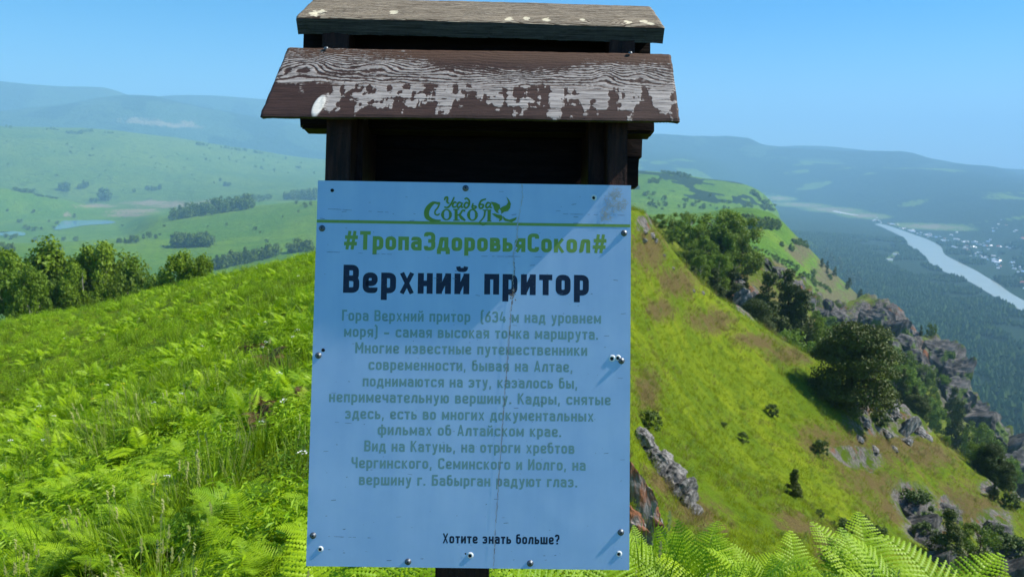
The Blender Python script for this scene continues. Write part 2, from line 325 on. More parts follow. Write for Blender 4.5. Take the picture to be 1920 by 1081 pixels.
def ground_material(name, g1, g2, dry, rockc, nsc, dens=1.0):
    t = NT(name); o = t.obj()
    n1 = t.noise(nsc * 1.0, 5, .6, o); n2 = t.noise(nsc * 7.3, 5, .65, o); n3 = t.noise(nsc * .13, 3, .5, o); n4 = t.noise(nsc * 40, 3, .7, o)
    col = t.mix(t.ramp(t.math('ADD', t.math('MULTIPLY', n1, .5), t.math('MULTIPLY', n3, .5)), .38, .62), g1, g2)
    col = t.mix(t.math('MULTIPLY', t.ramp(n2, .50, .68), .7), col, tuple(c * .42 for c in g1))
    col = t.mix(t.math('MULTIPLY', t.ramp(n4, .55, .7), .5), col, tuple(c * .35 for c in g1))
    dm = t.ramp(t.math('ADD', t.math('MULTIPLY', t.at('dry'), .5), t.math('ADD', t.math('MULTIPLY', n4, .5), t.math('MULTIPLY', t.math('ADD', n2, n1), .75))), 1.2, 1.45)
    dcol = t.mix(t.ramp(n4, .35, .65), dry, tuple(c * .5 for c in dry))
    col = t.mix(dm, col, dcol)
    nz = t.n('ShaderNodeSeparateXYZ'); t.set(nz.inputs[0], t.geo('Normal'))
    steep = t.ramp(nz.outputs[2], .80, .52)
    rm = t.ramp(t.math('ADD', t.math('MULTIPLY', t.math('MAXIMUM', t.at('rock'), t.math('MULTIPLY', steep, t.math('MULTIPLY', t.at('rock'), 2.0))), 1.0), t.math('MULTIPLY', t.math('SUBTRACT', n2, .5), 1.2)), .38, .6)
    rs = t.noise(nsc * 9, 6, .7, t.scale(o, (1, 1, .35)))
    rc = t.mix(t.ramp(rs, .35, .65), tuple(c * .28 for c in rockc), rockc)
    rc = t.mix(t.ramp(t.noise(nsc * 2.2, 3, .6, o), .55, .68), rc, (.2, .085, .04))
    rc = t.mix(t.ramp(t.math('ADD', n1, t.math('MULTIPLY', n2, .4)), .66, .80), rc, tuple(c * .7 for c in g1))
    col = t.mix(rm, col, rc)
    wd = t.mix(t.ramp(t.noise(nsc * 12, 4, .7, o), .3, .7), (.010, .028, .014), (.024, .056, .022))
    col = t.mix(t.ramp(t.at('wood'), .3, .7), col, wd)
    col = t.mix(t.ramp(t.math('ADD', t.at('field'), t.math('MULTIPLY', t.math('SUBTRACT', n2, .5), 2.2)), .45, .9), col, (.30, .25, .15))
    h = t.math('ADD', t.math('MULTIPLY', n2, 1.0), t.math('MULTIPLY', n4, .5))
    nm = t.bump(h, .55, .5 / nsc)
    return t.done(t.pbr(col, .95, .1, normal=nm))
MG = [ground_material('meadow_ground', (.10, .165, .004), (.20, .26, .006), (.17, .13, .045), (.24, .225, .21), .5),
      ground_material('hillside_ground', (.09, .14, .012), (.16, .20, .020), (.20, .17, .06), (.20, .185, .18), .09),
      ground_material('valley_ground', (.095, .21, .010), (.16, .275, .014), (.2, .18, .08), (.3, .28, .26), .014),
      ground_material('hill_ground', (.10, .19, .018), (.16, .25, .025), (.2, .18, .08), (.3, .28, .26), .004),
      ground_material('mountain_ground', (.04, .085, .035), (.07, .12, .05), (.2, .18, .08), (.3, .28, .26), .0012)]
def kidx(name): return [c['name'] for c in CUR].index(name)
BANDS = [('meadow', 'c0', 'c6', 0), ('hillside', 'c6', 'c10', 1), ('valley', 'c10', 'c15', 2), ('hills', 'c15', 'c18', 3), ('mountains', 'c18', 'c22', 4)]
P3 = np.stack([Xg, Yg, Zg], -1)
for nm, ka, kb, mi in BANDS:
    ja = int(np.argmin(np.abs(Tg - kidx(ka)))); jb = int(np.argmin(np.abs(Tg - kidx(kb))))
    sub = P3[:, ja:jb + 1]; na, nr = sub.shape[:2]
    i = np.arange(na - 1)[:, None]; j = np.arange(nr - 1)[None]
    q = np.stack([i * nr + j, i * nr + j + 1, (i + 1) * nr + j + 1, (i + 1) * nr + j], -1).reshape(-1, 4)
    q = q[:, ::-1]
    me = mesh_np(nm, sub.reshape(-1, 3), quads=q, mats=[MG[mi]], smooth=True)
    attr(me, 'dry', DRY[:, ja:jb + 1]); attr(me, 'rock', ROCK[:, ja:jb + 1]); attr(me, 'wood', WOOD[:, ja:jb + 1])
    attr(me, 'field', (FIELD + FARF)[:, ja:jb + 1])
    tag(link(nm, me), kind='structure')

def on_plane(u, v, z):
    a, e = azel(u, v); r = (z - EYE[2]) / e
    return (r * math.sin(a), r * math.cos(a), z)
def sheet(name, pts, mat):
    bm = bmesh.new(); f = bm.faces.new([bm.verts.new(p) for p in pts])
    if f.normal.z < 0: pass
    bmesh.ops.triangulate(bm, faces=[f]); bmesh.ops.recalc_face_normals(bm, faces=bm.faces)
    for f in bm.faces:
        if f.normal.z < 0: f.normal_flip()
    me = bpy.data.meshes.new(name); bm.to_mesh(me); bm.free()
    return tag(link(name, me, mat=mat), kind='structure')
def smooth_poly(pts, n=4):
    out = []
    L = len(pts)
    for i in range(L):
        p0, p1, p2, p3 = [np.array(pts[(i + k) % L], float) for k in (-1, 0, 1, 2)]
        for j in range(n):
            t = j / n
            out.append(tuple(.5 * ((2 * p1) + (-p0 + p2) * t + (2 * p0 - 5 * p1 + 4 * p2 - p3) * t * t + (-p0 + 3 * p1 - 3 * p2 + p3) * t**3)))
    return out
tw = NT('river_water'); w_n = tw.noise(.02, 4, .6, tw.obj())
river_m = tw.done(tw.pbr(tw.mix(w_n, (.27, .30, .26), (.36, .38, .32)), .25, .5, normal=tw.bump(tw.noise(.3, 3, .6, tw.obj()), .15, 1.0)))
tw = NT('pond_water')
pond_m = tw.done(tw.pbr((.10, .22, .38), .12, .8, normal=tw.bump(tw.noise(.2, 3, .6, tw.obj()), .04, .5)))
RIV = [(1640, 420), (1652, 425), (1665, 431), (1690, 443), (1701, 452), (1706, 463), (1733, 478), (1748, 497), (1780, 513), (1820, 529), (1850, 547), (1890, 570), (1960, 602), (2060, 650),
       (2060, 628), (1960, 583), (1900, 552), (1872, 532), (1848, 518), (1830, 507), (1800, 492), (1772, 477), (1764, 462), (1740, 449), (1715, 440), (1690, 431), (1655, 420)]
sheet('river', [on_plane(u, v, -328.6) for u, v in smooth_poly(RIV)], river_m)
sheet('river_gravel_bar', [on_plane(u, v, -328.9) for u, v in smooth_poly([(1560, 396), (1600, 403), (1612, 402), (1590, 395)])], flat_mat('gravel', (.5, .48, .44)))
sheet('pond', [on_plane(u, v, -241.6) for u, v in smooth_poly([(102, 430), (112, 419), (122, 411), (145, 409), (170, 411), (200, 413), (217, 416), (205, 419), (160, 422), (130, 427)])], pond_m)
sheet('lower_pond', [on_plane(u, v, -241.6) for u, v in smooth_poly([(-60, 440), (0, 441), (25, 441), (45, 441), (46, 436), (25, 433), (0, 436), (-60, 432)])], pond_m)

# ------------------------------------------------------------------ haze
bm = bmesh.new(); bmesh.ops.create_cube(bm, size=1.0)
for v in bm.verts: v.co = Vector((v.co.x * 40000, v.co.y * 40000, -450 if v.co.z < 0 else 1150))
me = bpy.data.meshes.new('haze'); bm.to_mesh(me); bm.free()
hz = NT('haze_air')
pv = hz.n('ShaderNodeVolumePrincipled', ins={'Color': (.37, .70, 1.0), 'Density': 1.5e-4, 'Anisotropy': 0.0})
hz.t.links.new(pv.outputs[0], hz.out.inputs['Volume'])
tag(link('haze', me, mat=hz.m), kind='stuff')
# ------------------------------------------------------------------ information board
ROOT_LOC = Vector((-.07394, 1.32747, 1.1950)); ROOT_ROT = Euler((-.24101512, -.00121878, .00675736), 'XYZ')
RM = ROOT_ROT.to_matrix()
board = empty('information_board', ROOT_LOC, ROOT_ROT)
tag(board, 'white information board with green and black Russian lettering under a small weathered plank roof', 'information board')
_RMn = np.array(RM); _RL = np.array(ROOT_LOC)
def kp(u, v, y=0.0):
    """board-space (x, z) of the photograph's pixel on the board-space plane at depth y"""
    d = _RMn.T @ ray(u, v); o = _RMn.T @ (EYE - _RL)
    t = (y - o[1]) / d[1]
    return o[0] + t * d[0], o[2] + t * d[2]
BASE_Z = -1.52
# --- materials
t = NT('stained_wood'); o = t.obj()
g = t.noise(18, 6, .65, t.scale(o, (.6, 3, 6)))
stain = t.done(t.pbr(t.mix(t.ramp(g, .3, .7), (.006, .002, .0015), (.018, .007, .005)), .65, .15, normal=t.bump(g, .5, .004)))
t = NT('stained_wood_upright'); o = t.obj()
g = t.noise(18, 6, .65, t.scale(o, (5, 5, .6))); g2 = t.noise(140, 3, .7, o)
stain_v = t.done(t.pbr(t.mix(t.ramp(g, .3, .7), (.013, .0045, .003), (.055, .019, .012)), .6, .2, normal=t.bump(t.math('ADD', g, t.math('MULTIPLY', g2, .7)), .6, .004)))
t = NT('weathered_plank'); o = t.obj()
fine = t.noise(60, 5, .7, t.scale(o, (.25, 6, 6)), .3); speck = t.noise(420, 3, .7, t.scale(o, (.35, 1, 1)))
wv = t.at('wear')
bare = t.mix(t.ramp(fine, .32, .68), (.13, .115, .11), (.46, .42, .39))
bare = t.mix(t.ramp(t.at('late'), .25, .85), bare, (.085, .045, .028))
paint = t.mix(t.ramp(fine, .3, .7), (.018, .010, .009), (.060, .032, .027))
paint = t.mix(t.ramp(t.at('warm'), 0, 1), paint, (.085, .046, .030))
f = t.ramp(t.math('ADD', wv, t.math('MULTIPLY', t.math('SUBTRACT', speck, .5), 1.3)), .36, .64)
col = t.mix(f, paint, bare)
col = t.mix(t.ramp(t.at('pale'), .3, .7), col, (.70, .67, .60))
hh = t.math('ADD', t.math('MULTIPLY', fine, .7), t.math('ADD', t.math('MULTIPLY', f, .3), t.math('MULTIPLY', speck, .3)))
plank_m = t.done(t.pbr(col, .72, .25, normal=t.bump(hh, .8, .0025)))
t = NT('grey_plank'); o = t.obj()
fine = t.noise(60, 5, .7, t.scale(o, (.25, 6, 6)), .3)
bare = t.mix(t.ramp(fine, .3, .7), (.12, .095, .065), (.42, .355, .26))
col = t.mix(t.ramp(t.at('late'), .15, .7), bare, (.045, .028, .016))
col = t.mix(t.ramp(t.math('ADD', t.at('wear'), t.math('MULTIPLY', t.math('SUBTRACT', fine, .5), .5)), .4, .6), (.05, .022, .015), col)
col = t.mix(t.ramp(t.at('pale'), .3, .7), col, (.66, .59, .42))
grey_m = t.done(t.pbr(col, .75, .2, normal=t.bump(fine, .8, .002)))
t = NT('plank_edge'); o = t.obj()
g = t.noise(50, 6, .7, t.scale(o, (.2, 5, 6)), .4)
edge_m = t.done(t.pbr(t.mix(t.ramp(g, .3, .7), (.028, .026, .026), (.10, .092, .088)), .8, .2, normal=t.bump(g, .9, .003)))

def kbox(name, x0, x1, y0, y1, z0, z1, mat, parent=board, bev=.002, jit=0.0):
    bm = bmesh.new(); bmesh.ops.create_cube(bm, size=1)
    for v in bm.verts:
        v.co = Vector((x0 if v.co.x < 0 else x1, y0 if v.co.y < 0 else y1, z0 if v.co.z < 0 else z1)) + Vector([random.uniform(-jit, jit) for _ in range(3)])
    if bev: bmesh.ops.bevel(bm, geom=list(bm.edges), offset=bev, segments=2, affect='EDGES')
    me = bpy.data.meshes.new(name); bm.to_mesh(me); bm.free()
    return link(name, me, parent, mat)

# panel
PW, PH = .30, .72178 / 2
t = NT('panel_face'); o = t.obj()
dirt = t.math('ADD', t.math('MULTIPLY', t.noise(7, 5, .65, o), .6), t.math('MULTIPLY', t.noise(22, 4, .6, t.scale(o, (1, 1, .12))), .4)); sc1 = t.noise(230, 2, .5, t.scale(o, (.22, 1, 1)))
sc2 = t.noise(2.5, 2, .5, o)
base = t.mix(t.ramp(dirt, .35, .7), (.40, .56, .80), (.49, .64, .86))  # white panel; the blue of the skylight is put into its base colour
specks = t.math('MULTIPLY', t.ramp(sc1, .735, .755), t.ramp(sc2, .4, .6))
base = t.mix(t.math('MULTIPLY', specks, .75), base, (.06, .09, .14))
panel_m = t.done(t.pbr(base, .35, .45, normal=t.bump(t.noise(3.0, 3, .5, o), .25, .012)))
edge_white = flat_mat('panel_edge', (.8, .8, .8), .5)
bm = bmesh.new()
NXp, NZp = 40, 48
vs = {}
for j in range(NZp + 1):
    for i in range(NXp + 1):
        vs[i, j] = bm.verts.new((-PW + 2 * PW * i / NXp, 0, -PH + 2 * PH * j / NZp))
for j in range(NZp):
    for i in range(NXp):
        bm.faces.new([vs[i, j], vs[i + 1, j], vs[i + 1, j + 1], vs[i, j + 1]])
ext = bmesh.ops.extrude_face_region(bm, geom=list(bm.faces))
for g_ in ext['geom']:
    if isinstance(g_, bmesh.types.BMVert): g_.co.y += .004
bmesh.ops.recalc_face_normals(bm, faces=bm.faces)
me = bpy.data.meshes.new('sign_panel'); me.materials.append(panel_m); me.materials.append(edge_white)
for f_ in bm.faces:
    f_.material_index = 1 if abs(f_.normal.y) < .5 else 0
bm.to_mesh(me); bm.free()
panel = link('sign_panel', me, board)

# posts of the box, the standing post
def kx(u, v, y): return kp(u, v, y)[0]
def kz(u, v, y): return kp(u, v, y)[1]
z_roof = kz(900, 215, .05)
kbox('box_post', kx(610, 300, .005), kx(657, 300, .005), .0045, .075, -PH - .0, kz(900, 212, .05), stain_v)
kbox('box_post', kx(1139, 300, .005), kx(1176.5, 300, .005), .0045, .075, -PH - .0, kz(900, 214, .05), stain_v)
kbox('side_batten', kx(659, 300, .08), kx(683, 300, .08), .06, .21, -PH, z_roof + .01, stain_v)
kbox('side_batten', kx(1101, 300, .08), kx(1137, 300, .08), .06, .21, -PH, z_roof + .01, stain_v)
xl, xr = kx(622, 300, .22), kx(1201, 300, .22)
zb0 = kz(1190, 350, .22); zz = -PH
for k_, hgt in enumerate([.165, .165, .16, .135]):
    z1 = min(zz + hgt, zb0 - .003); kbox('back_board', kx(640, 300, .22), kx(1150, 300, .22), .215, .238, zz + .003, z1, stain, jit=.0015); zz = z1
zz = zb0
for k_, hgt in enumerate([.075, .08, .08]):
    z1 = zz + hgt; kbox('back_board', xl, xr - (.006, .001, .0)[k_], .215, .238, zz + .001, z1, stain, jit=.0012); zz = z1
kbox('back_board', xl, xr - .004, .215, .238, zz + .001, zz + .05, stain)
kbox('cross_rail', kx(690, 1000, .1), kx(1100, 1000, .1), .03, .06, -PH + .02, -PH + .08, stain)
# board ends beyond the right side
kbox('board_end', kx(1170, 270, .22), kx(1199, 270, .22), .192, .214, kz(1190, 296, .2), kz(1190, 262, .2), stain, jit=.002)
kbox('board_end', kx(1170, 270, .22), kx(1193, 270, .22), .192, .214, kz(1190, 352, .2), kz(1190, 300, .2), stain, jit=.003)
kbox('standing_post', kx(812, 1075, .03), kx(915, 1075, .03), .07, .17, BASE_Z, -PH + .3, stain_v, bev=.004)

# roof ------------------------------------------------------------------
def plank(name, c00, c10, c01, c11, thick, nx, ns, wearfn, mat, emat, cut='perp', jag=.0012, pa=board):
    """c00/c10: upper left/right corner of the face, c01/c11: lower left/right corner (board space)"""
    c00, c10, c01, c11 = [np.array(c, float) for c in (c00, c10, c01, c11)]
    U_, S_ = np.meshgrid(np.linspace(0, 1, nx), np.linspace(0, 1, ns))
    L = np.linalg.norm(c10 - c00); H = np.linalg.norm(c01 - c00)
    xx = U_ * L; ss = S_ * H
    P = (c00 * ((1 - U_) * (1 - S_))[..., None] + c10 * (U_ * (1 - S_))[..., None] + c01 * ((1 - U_) * S_)[..., None] + c11 * (U_ * S_)[..., None])
    down = (c01 - c00) / H; along = (c10 - c00) / L
    nrm = np.cross(along, down); nrm /= np.linalg.norm(nrm)
    if nrm[1] > 0: nrm = -nrm
    wear, late, warm, pale, rel = wearfn(U_, S_, xx, ss)
    # irregular long edges and ends
    eb = (fbm(xx * 60, xx * 0 + 3.1, 4, 5) - .5) * 2 * jag + (fbm(xx * 9, xx * 0 + 8.1, 3, 6) - .5) * jag * 4
    P = P + (eb * sstep(.93, 1, S_))[..., None] * down + ((fbm(xx * 12, xx * 0, 3, 9) - .5) * jag * 3 * sstep(.06, 0, S_))[..., None] * down
    ee = (fbm(ss * 70, ss * 0 + 1.7, 4, 15) - .5) * jag * 2.5
    P = P + ((ee * (sstep(.992, 1, U_) + sstep(.008, 0, U_))))[..., None] * along
    rnd = -.0022 * (sstep(.965, 1, S_) + sstep(.03, 0, S_)) - .0015 * (sstep(.994, 1, U_) + sstep(.006, 0, U_))
    P = P + (rel + rnd)[..., None] * nrm
    V = P.reshape(-1, 3)
    if cut == 'vert': back = np.array([0, thick * .9, thick * .1])
    else: back = -nrm * thick
    j, i = np.meshgrid(np.arange(ns - 1), np.arange(nx - 1), indexing='ij')
    q = np.stack([j * nx + i, (j + 1) * nx + i, (j + 1) * nx + i + 1, j * nx + i + 1], -1).reshape(-1, 4)
    b = len(V)
    ring = [(0, i) for i in range(nx)] + [(j, nx - 1) for j in range(1, ns)] + [(ns - 1, i) for i in range(nx - 2, -1, -1)] + [(j, 0) for j in range(ns - 2, 0, -1)]
    ri = np.array([a * nx + c for a, c in ring])
    V2 = V[ri] + back; V2 = V2 + (RNG.random(V2.shape) - .5) * .0006
    V = np.concatenate([V, V2, (V[ri].mean(0) + back)[None]])
    m = len(ri); k = np.arange(m); k2 = (k + 1) % m
    q2 = np.stack([ri[k], ri[k2], b + k2, b + k], -1)
    tr = np.stack([b + k2, b + k, np.full(m, b + m)][::-1], -1)
    mi = np.concatenate([np.zeros(len(q)), np.ones(len(q2)), np.ones(len(tr))])
    me = mesh_np(name, V, quads=np.concatenate([q, q2]), tris=tr, mats=[mat, emat], smooth=False, midx=mi)
    for nm_, va in (('wear', wear), ('late', late), ('warm', warm), ('pale', pale)):
        attr(me, nm_, np.concatenate([va.ravel(), np.full(len(me.vertices) - va.size, .3)]))
    bm = bmesh.new(); bm.from_mesh(me); bmesh.ops.recalc_face_normals(bm, faces=bm.faces)
    for f_ in bm.faces: f_.smooth = f_.material_index == 0
    bm.to_mesh(me); bm.free()
    return link(name, me, pa)

def gauss(U_, S_, u, s, ru, rs): return np.exp(-((U_ - u) / ru) ** 2 - ((S_ - s) / rs) ** 2)
def wear_low(U_, S_, xx, ss):
    n = lambda a, b, sd, o=4: fbm(U_ * a, S_ * b, o, sd)
    G = S_ * 26 + 4.0 * n(5, 2.2, 31, 3) + 1.1 * n(26, 12, 33, 4)
    G += 5.5 * gauss(U_, S_, .055, .27, .075, .20) + 2.2 * gauss(U_, S_, .235, .26, .045, .09) + 2.6 * gauss(U_, S_, .83, .35, .03, .12) + 2 * gauss(U_, S_, .42, .3, .05, .1) - 2.5 * gauss(U_, S_, .60, .33, .06, .1) + 2.2 * gauss(U_, S_, .915, .35, .04, .1)
    late = .5 + .5 * np.sin(2 * np.pi * G); late = np.clip(late ** 1.6 + .9 * (n(90, 40, 39) - .5), 0, 1)
    # how much of the stain is left: more at the top right, drips along the lower part
    stain_ = .20 + .75 * sstep(.28, .02, S_) * (.35 + .65 * sstep(.12, .45, U_)) + .75 * sstep(.45, .12, S_) * sstep(.33, .48, U_) * sstep(.80, .68, U_) + .3 * sstep(.6, .9, n(7, 5, 35))
    wear = .98 - stain_ - .55 * late * sstep(.75, .5, S_) * (.6 + .8 * n(9, 5, 36)) + .35 * (n(30, 14, 37) - .5) + .5 * (n(110, 40, 42) - .5)
    # blotches and runs in the lower half
    runs = fbm(U_ * 62, S_ * 4.5 + .7 * vnoise(U_ * 50, S_ * 9, 3), 5, 51); blob = fbm(U_ * 48, S_ * 20, 5, 52)
    low = sstep(.47, .60, S_)
    m = sstep(.475, .60, .62 * runs + .38 * blob + .17 * sstep(.74, 1.0, S_) - .10 * sstep(.62, .5, S_) + .04 * np.sin(U_ * 6.28 * 11))
    wear = wear * (1 - low) + low * (.92 - 1.0 * m + .9 * (n(70, 16, 38) - .5))
    wear -= .9 * sstep(.52, .6, S_) * sstep(.17, .11, U_) * (1 - .5 * gauss(U_, S_, .07, .63, .03, .09))
    wear -= .5 * sstep(.93, .99, S_)
    cracks = fbm(U_ * 5, S_ * 60, 3, 61); cr_ = sstep(.30, .24, cracks) * sstep(.4, .6, S_)
    wear -= .5 * cr_
    warm = sstep(.30, .05, S_) * .8 + .2 * n(8, 4, 66)
    pale = 1.3 * np.exp(-(np.maximum(0, ((U_ - .132 + (S_ - .86) * .02) / .0145) ** 2 + ((S_ - .86) / .15) ** 2)) ** 2) * 1.0
    rel = (late - .5) * -.0007 * sstep(.7, .4, S_) + (n(12, 8, 70) - .5) * .0012 + np.clip(wear, 0, 1) * .0003 - cr_ * .0008 + np.clip(pale, 0, 1) * .0016
    return wear, late * .8 * sstep(.75, .5, S_), warm, pale * .75, rel
def wear_up(U_, S_, xx, ss):
    n = lambda a, b, sd, o=4: fbm(U_ * a, S_ * b, o, sd)
    G = S_ * 34 + 6 * n(5, 3, 131, 3) + 1.6 * n(26, 12, 133, 4)
    kn = [(.05, .80, .035, .10), (.255, .70, .02, .06), (.58, .86, .02, .06), (.625, .80, .015, .05), (.68, .83, .02, .06), (.78, .80, .015, .05), (.905, .84, .018, .06), (.95, .80, .02, .05), (.965, .88, .02, .05)]
    pale = np.zeros_like(U_)
    for k_, (a, b, ru, rs) in enumerate(kn):
        G += 3.0 * gauss(U_, S_, a, b, ru * 1.8, rs * 2.2)
        d = ((U_ - a) / (ru * .62)) ** 2 + ((S_ - b) / (rs * 1.5)) ** 2 + (n(90, 30, 150 + k_, 4) - .5) * 2.6
        pale = np.maximum(pale, np.exp(-d ** 2))
    d0 = ((U_ - .055) / .008) ** 2 + ((S_ - .82) / .03) ** 2
    late = (.5 + .5 * np.sin(2 * np.pi * G)) ** 1.8
    wear = .75 + .5 * (n(14, 8, 160) - .5) - .5 * np.exp(-d0) * 2
    pale = pale * (1 - np.exp(-d0 ** 2))
    rel = (late - .5) * -.0008 + (n(9, 5, 170) - .5) * .002 - np.exp(-d0 * .7) * .004
    return wear, late * .85, late * 0, pale * .95, rel

def k3(u, v, y):
    x, z = kp(u, v, y); return (x, y, z)
yt, yb = .088, -.036
low = plank('roof_plank', k3(540, 88, yt), k3(1258, 100, yt), k3(487, 216, yb), k3(1275, 226, yb), .020, 700, 150, wear_low, plank_m, edge_m, 'vert')
low['label'] = 'lower front roof plank with brown stain peeling in runs'
# upper plank: face from its front edge up to the ridge
yu0, yu1 = .086, .235
A0, A1 = np.array(k3(554, 31, yu0)), np.array(k3(1246, 50, yu0))
rise = .112
B0 = A0 + np.array([.0, yu1 - yu0, rise]); B1 = A1 + np.array([.0, yu1 - yu0, rise])
up_ = plank('roof_plank', B0, B1, A0, A1, .031, 640, 150, wear_up, grey_m, edge_m, 'perp', .0018)
up_['label'] = 'upper grey weathered roof plank with pale knots'
# planks of the rear slope
def slab(name, a, b, c, d, th, mat):
    bm = bmesh.new(); a, b, c, d = [Vector(q_) for q_ in (a, b, c, d)]
    n_ = (b - a).cross(d - a).normalized() * th
    vv = [bm.verts.new(p) for p in (a, b, c, d, a - n_, b - n_, c - n_, d - n_)]
    for f_ in ((0, 1, 2, 3), (7, 6, 5, 4), (0, 4, 5, 1), (1, 5, 6, 2), (2, 6, 7, 3), (3, 7, 4, 0)): bm.faces.new([vv[i] for i in f_])
    bmesh.ops.recalc_face_normals(bm, faces=bm.faces); bmesh.ops.bevel(bm, geom=list(bm.edges), offset=.004, segments=3, affect='EDGES')
    me = bpy.data.meshes.new(name); bm.to_mesh(me); bm.free(); return link(name, me, board, mat)
ridge_y = .245
r0, r1 = k3(563, 246, .30), k3(1225, 240, .30)
slab('rear_roof_plank', (r0[0], .30, r0[2] + .004), (r1[0], .30, r0[2] + .004), (r1[0], .245, r0[2] + .125), (r0[0], .245, r0[2] + .125), .02, stain)
slab('rear_roof_plank', (A0[0], .27, A0[2] + .02), (A1[0], .27, A0[2] + .02), (A1[0], ridge_y + .005, A0[2] + .105), (A0[0], ridge_y + .005, A0[2] + .105), .024, stain)
# eave batten whose rounded ends show either side of the posts
kbox('eave_batten', kx(564, 235, .12), kx(1226, 235, .12), .11, .165, kz(900, 247, .12), kz(900, 222, .12), stain, bev=.006)
# rafters and the dark ridge board
for (ua, ub) in ((605, 655), (1142, 1190)):
    kbox('roof_support', kx(ua, 80, .11), kx(ub, 80, .11), .103, .17, kz(900, 120, .11), A0[2] - .012, stain_v)
kbox('ridge_board', kx(577, 75, .2), kx(1214, 75, .2), .165, .21, kz(900, 205, .2), kz(900, 62, .2), stain)

# screws -----------------------------------------------------------------
steel = flat_mat('screw_steel', (.16, .18, .20), .5, .5, .8)
dark_m = flat_mat('screw_recess', (.01, .01, .012), .8)
def screw_mesh(r=.0058, h=.0035, washer=True):
    bm = bmesh.new(); prof = [(0, h), (r * .45, h * .95), (r * .75, h * .7), (r * .95, h * .25), (r * 1.0, 0)]
    if washer: prof = [(0, h), (r * .42, h * .96), (r * .66, h * .72), (r * .72, h * .34), (r * 1.0, h * .28), (r * 1.04, 0)]
    N = 20; rings = []
    for (a, b) in prof[1:]:
        rings.append([bm.verts.new((a * math.cos(2 * math.pi * i / N), -b, a * math.sin(2 * math.pi * i / N))) for i in range(N)])
    c = bm.verts.new((0, -h, 0))
    for i in range(N): bm.faces.new((c, rings[0][i], rings[0][(i + 1) % N]))
    for a, b in zip(rings, rings[1:]):
        for i in range(N): bm.faces.new((a[i], b[i], b[(i + 1) % N], a[(i + 1) % N]))
    bmesh.ops.recalc_face_normals(bm, faces=bm.faces)
    for f_ in bm.faces: f_.smooth = True
    e = h + .00015
    for w_, l_ in ((.0005, r * .36), (r * .36, .0005)):
        vv = [bm.verts.new(p) for p in ((-w_, -e, -l_), (w_, -e, -l_), (w_, -e, l_), (-w_, -e, l_))]
        f_ = bm.faces.new(vv); f_.material_index = 1; e += .00006
    me = bpy.data.meshes.new('screw'); me.materials.append(steel); me.materials.append(dark_m); bm.to_mesh(me); bm.free(); return me
sm = screw_mesh()
for (u, v) in ((873, 353), (604, 428), (1170, 437), (597, 666), (1165, 676), (587, 1003), (1164, 997), (765, 1052), (994, 1055)):
    x, z = kp(u, v); o_ = link('screw', sm, panel); o_.location = (x, -.0003, z); o_.rotation_euler = (0, random.uniform(0, 3), 0)
hole_m = dark_m
def hole(u, v, r, rim):
    x, z = kp(u, v)
    bm = bmesh.new(); N = 14
    a = [bm.verts.new((r * math.cos(6.2832 * i / N) * random.uniform(.9, 1.1), -.0006, r * math.sin(6.2832 * i / N))) for i in range(N)]
    bm.faces.new(a[::-1])
    if rim:
        b = [bm.verts.new((r * 1.25 * math.cos(6.2832 * i / N) + r * .2, -.0014, r * 1.25 * math.sin(6.2832 * i / N) + r * .2)) for i in range(N)]
        c = [bm.verts.new((r * 1.9 * math.cos(6.2832 * i / N) + r * .3, -.0001, r * 1.9 * math.sin(6.2832 * i / N) + r * .3)) for i in range(N)]
        for p_, q_ in ((a, b), (b, c)):
            for i in range(N):
                f_ = bm.faces.new((p_[i], q_[i], q_[(i + 1) % N], p_[(i + 1) % N])); f_.material_index = 1
    me = bpy.data.meshes.new('screw_hole'); me.materials.append(dark_m); me.materials.append(edge_white); bm.to_mesh(me); bm.free()
    o_ = link('screw_hole', me, panel); o_.location = (x, 0, z)
for u, v, r, rim in ((623, 357, .0034, 0), (1113, 371, .003, 1), (606, 656, .0034, 0), (1147, 672, .0035, 1), (1158, 671, .003, 1), (600, 1029, .003, 1), (881, 1041, .0032, 1), (873, 1037, .0016, 0), (1160, 1038, .003, 1)): hole(u, v, r, rim)
sm2 = screw_mesh(.0045, .003, False)
for (u, v, pl) in ((612, 94, low), (1181, 103, low)):
    f_ = (v - 88) / 127; y = yt + (yb - yt) * .03
    x, z = kp(u, v, y); o_ = link('screw', sm2, low); o_.location = (x, y - .003, z + .003); o_.rotation_euler = (-.8, 0, 0)

# old glue patch, the crack that runs down the panel, scratches
glue_m = flat_mat('dried_glue', (.50, .52, .52), .5)
crack_m = flat_mat('crack_line', (.30, .30, .32), .8)
def ribbon(name, pts, w_, mat, y=-.0012, parent=panel, bm=None, lift=0.0):
    own = bm is None
    if own: bm = bmesh.new()
    P = [np.array(kp(u, v)) for u, v in pts]; prev = None
    for i, p in enumerate(P):
        d = P[min(i + 1, len(P) - 1)] - P[max(i - 1, 0)]; d = d / (np.linalg.norm(d) + 1e-9); n_ = np.array([-d[1], d[0]])
        ww = w_[i] if isinstance(w_, (list, np.ndarray)) else w_
        a = bm.verts.new((p[0] + n_[0] * ww / 2, y - lift, p[1] + n_[1] * ww / 2)); b = bm.verts.new((p[0] - n_[0] * ww / 2, y - lift, p[1] - n_[1] * ww / 2))
        if prev: bm.faces.new((prev[0], prev[1], b, a))
        prev = (a, b)
    if own:
        me = bpy.data.meshes.new(name); bm.to_mesh(me); bm.free(); return link(name, me, parent, mat)
R2 = random.Random(5)
bm = bmesh.new()
cr_pts = [(978, 345), (980, 370), (974, 400), (970, 425), (969, 450), (962, 480), (964, 505), (961, 525), (963, 548), (958, 575), (956, 600), (953, 640), (950, 680), (947, 720), (944, 760), (941, 800), (938, 850), (934, 900), (930, 960), (927, 1010), (925, 1060)]
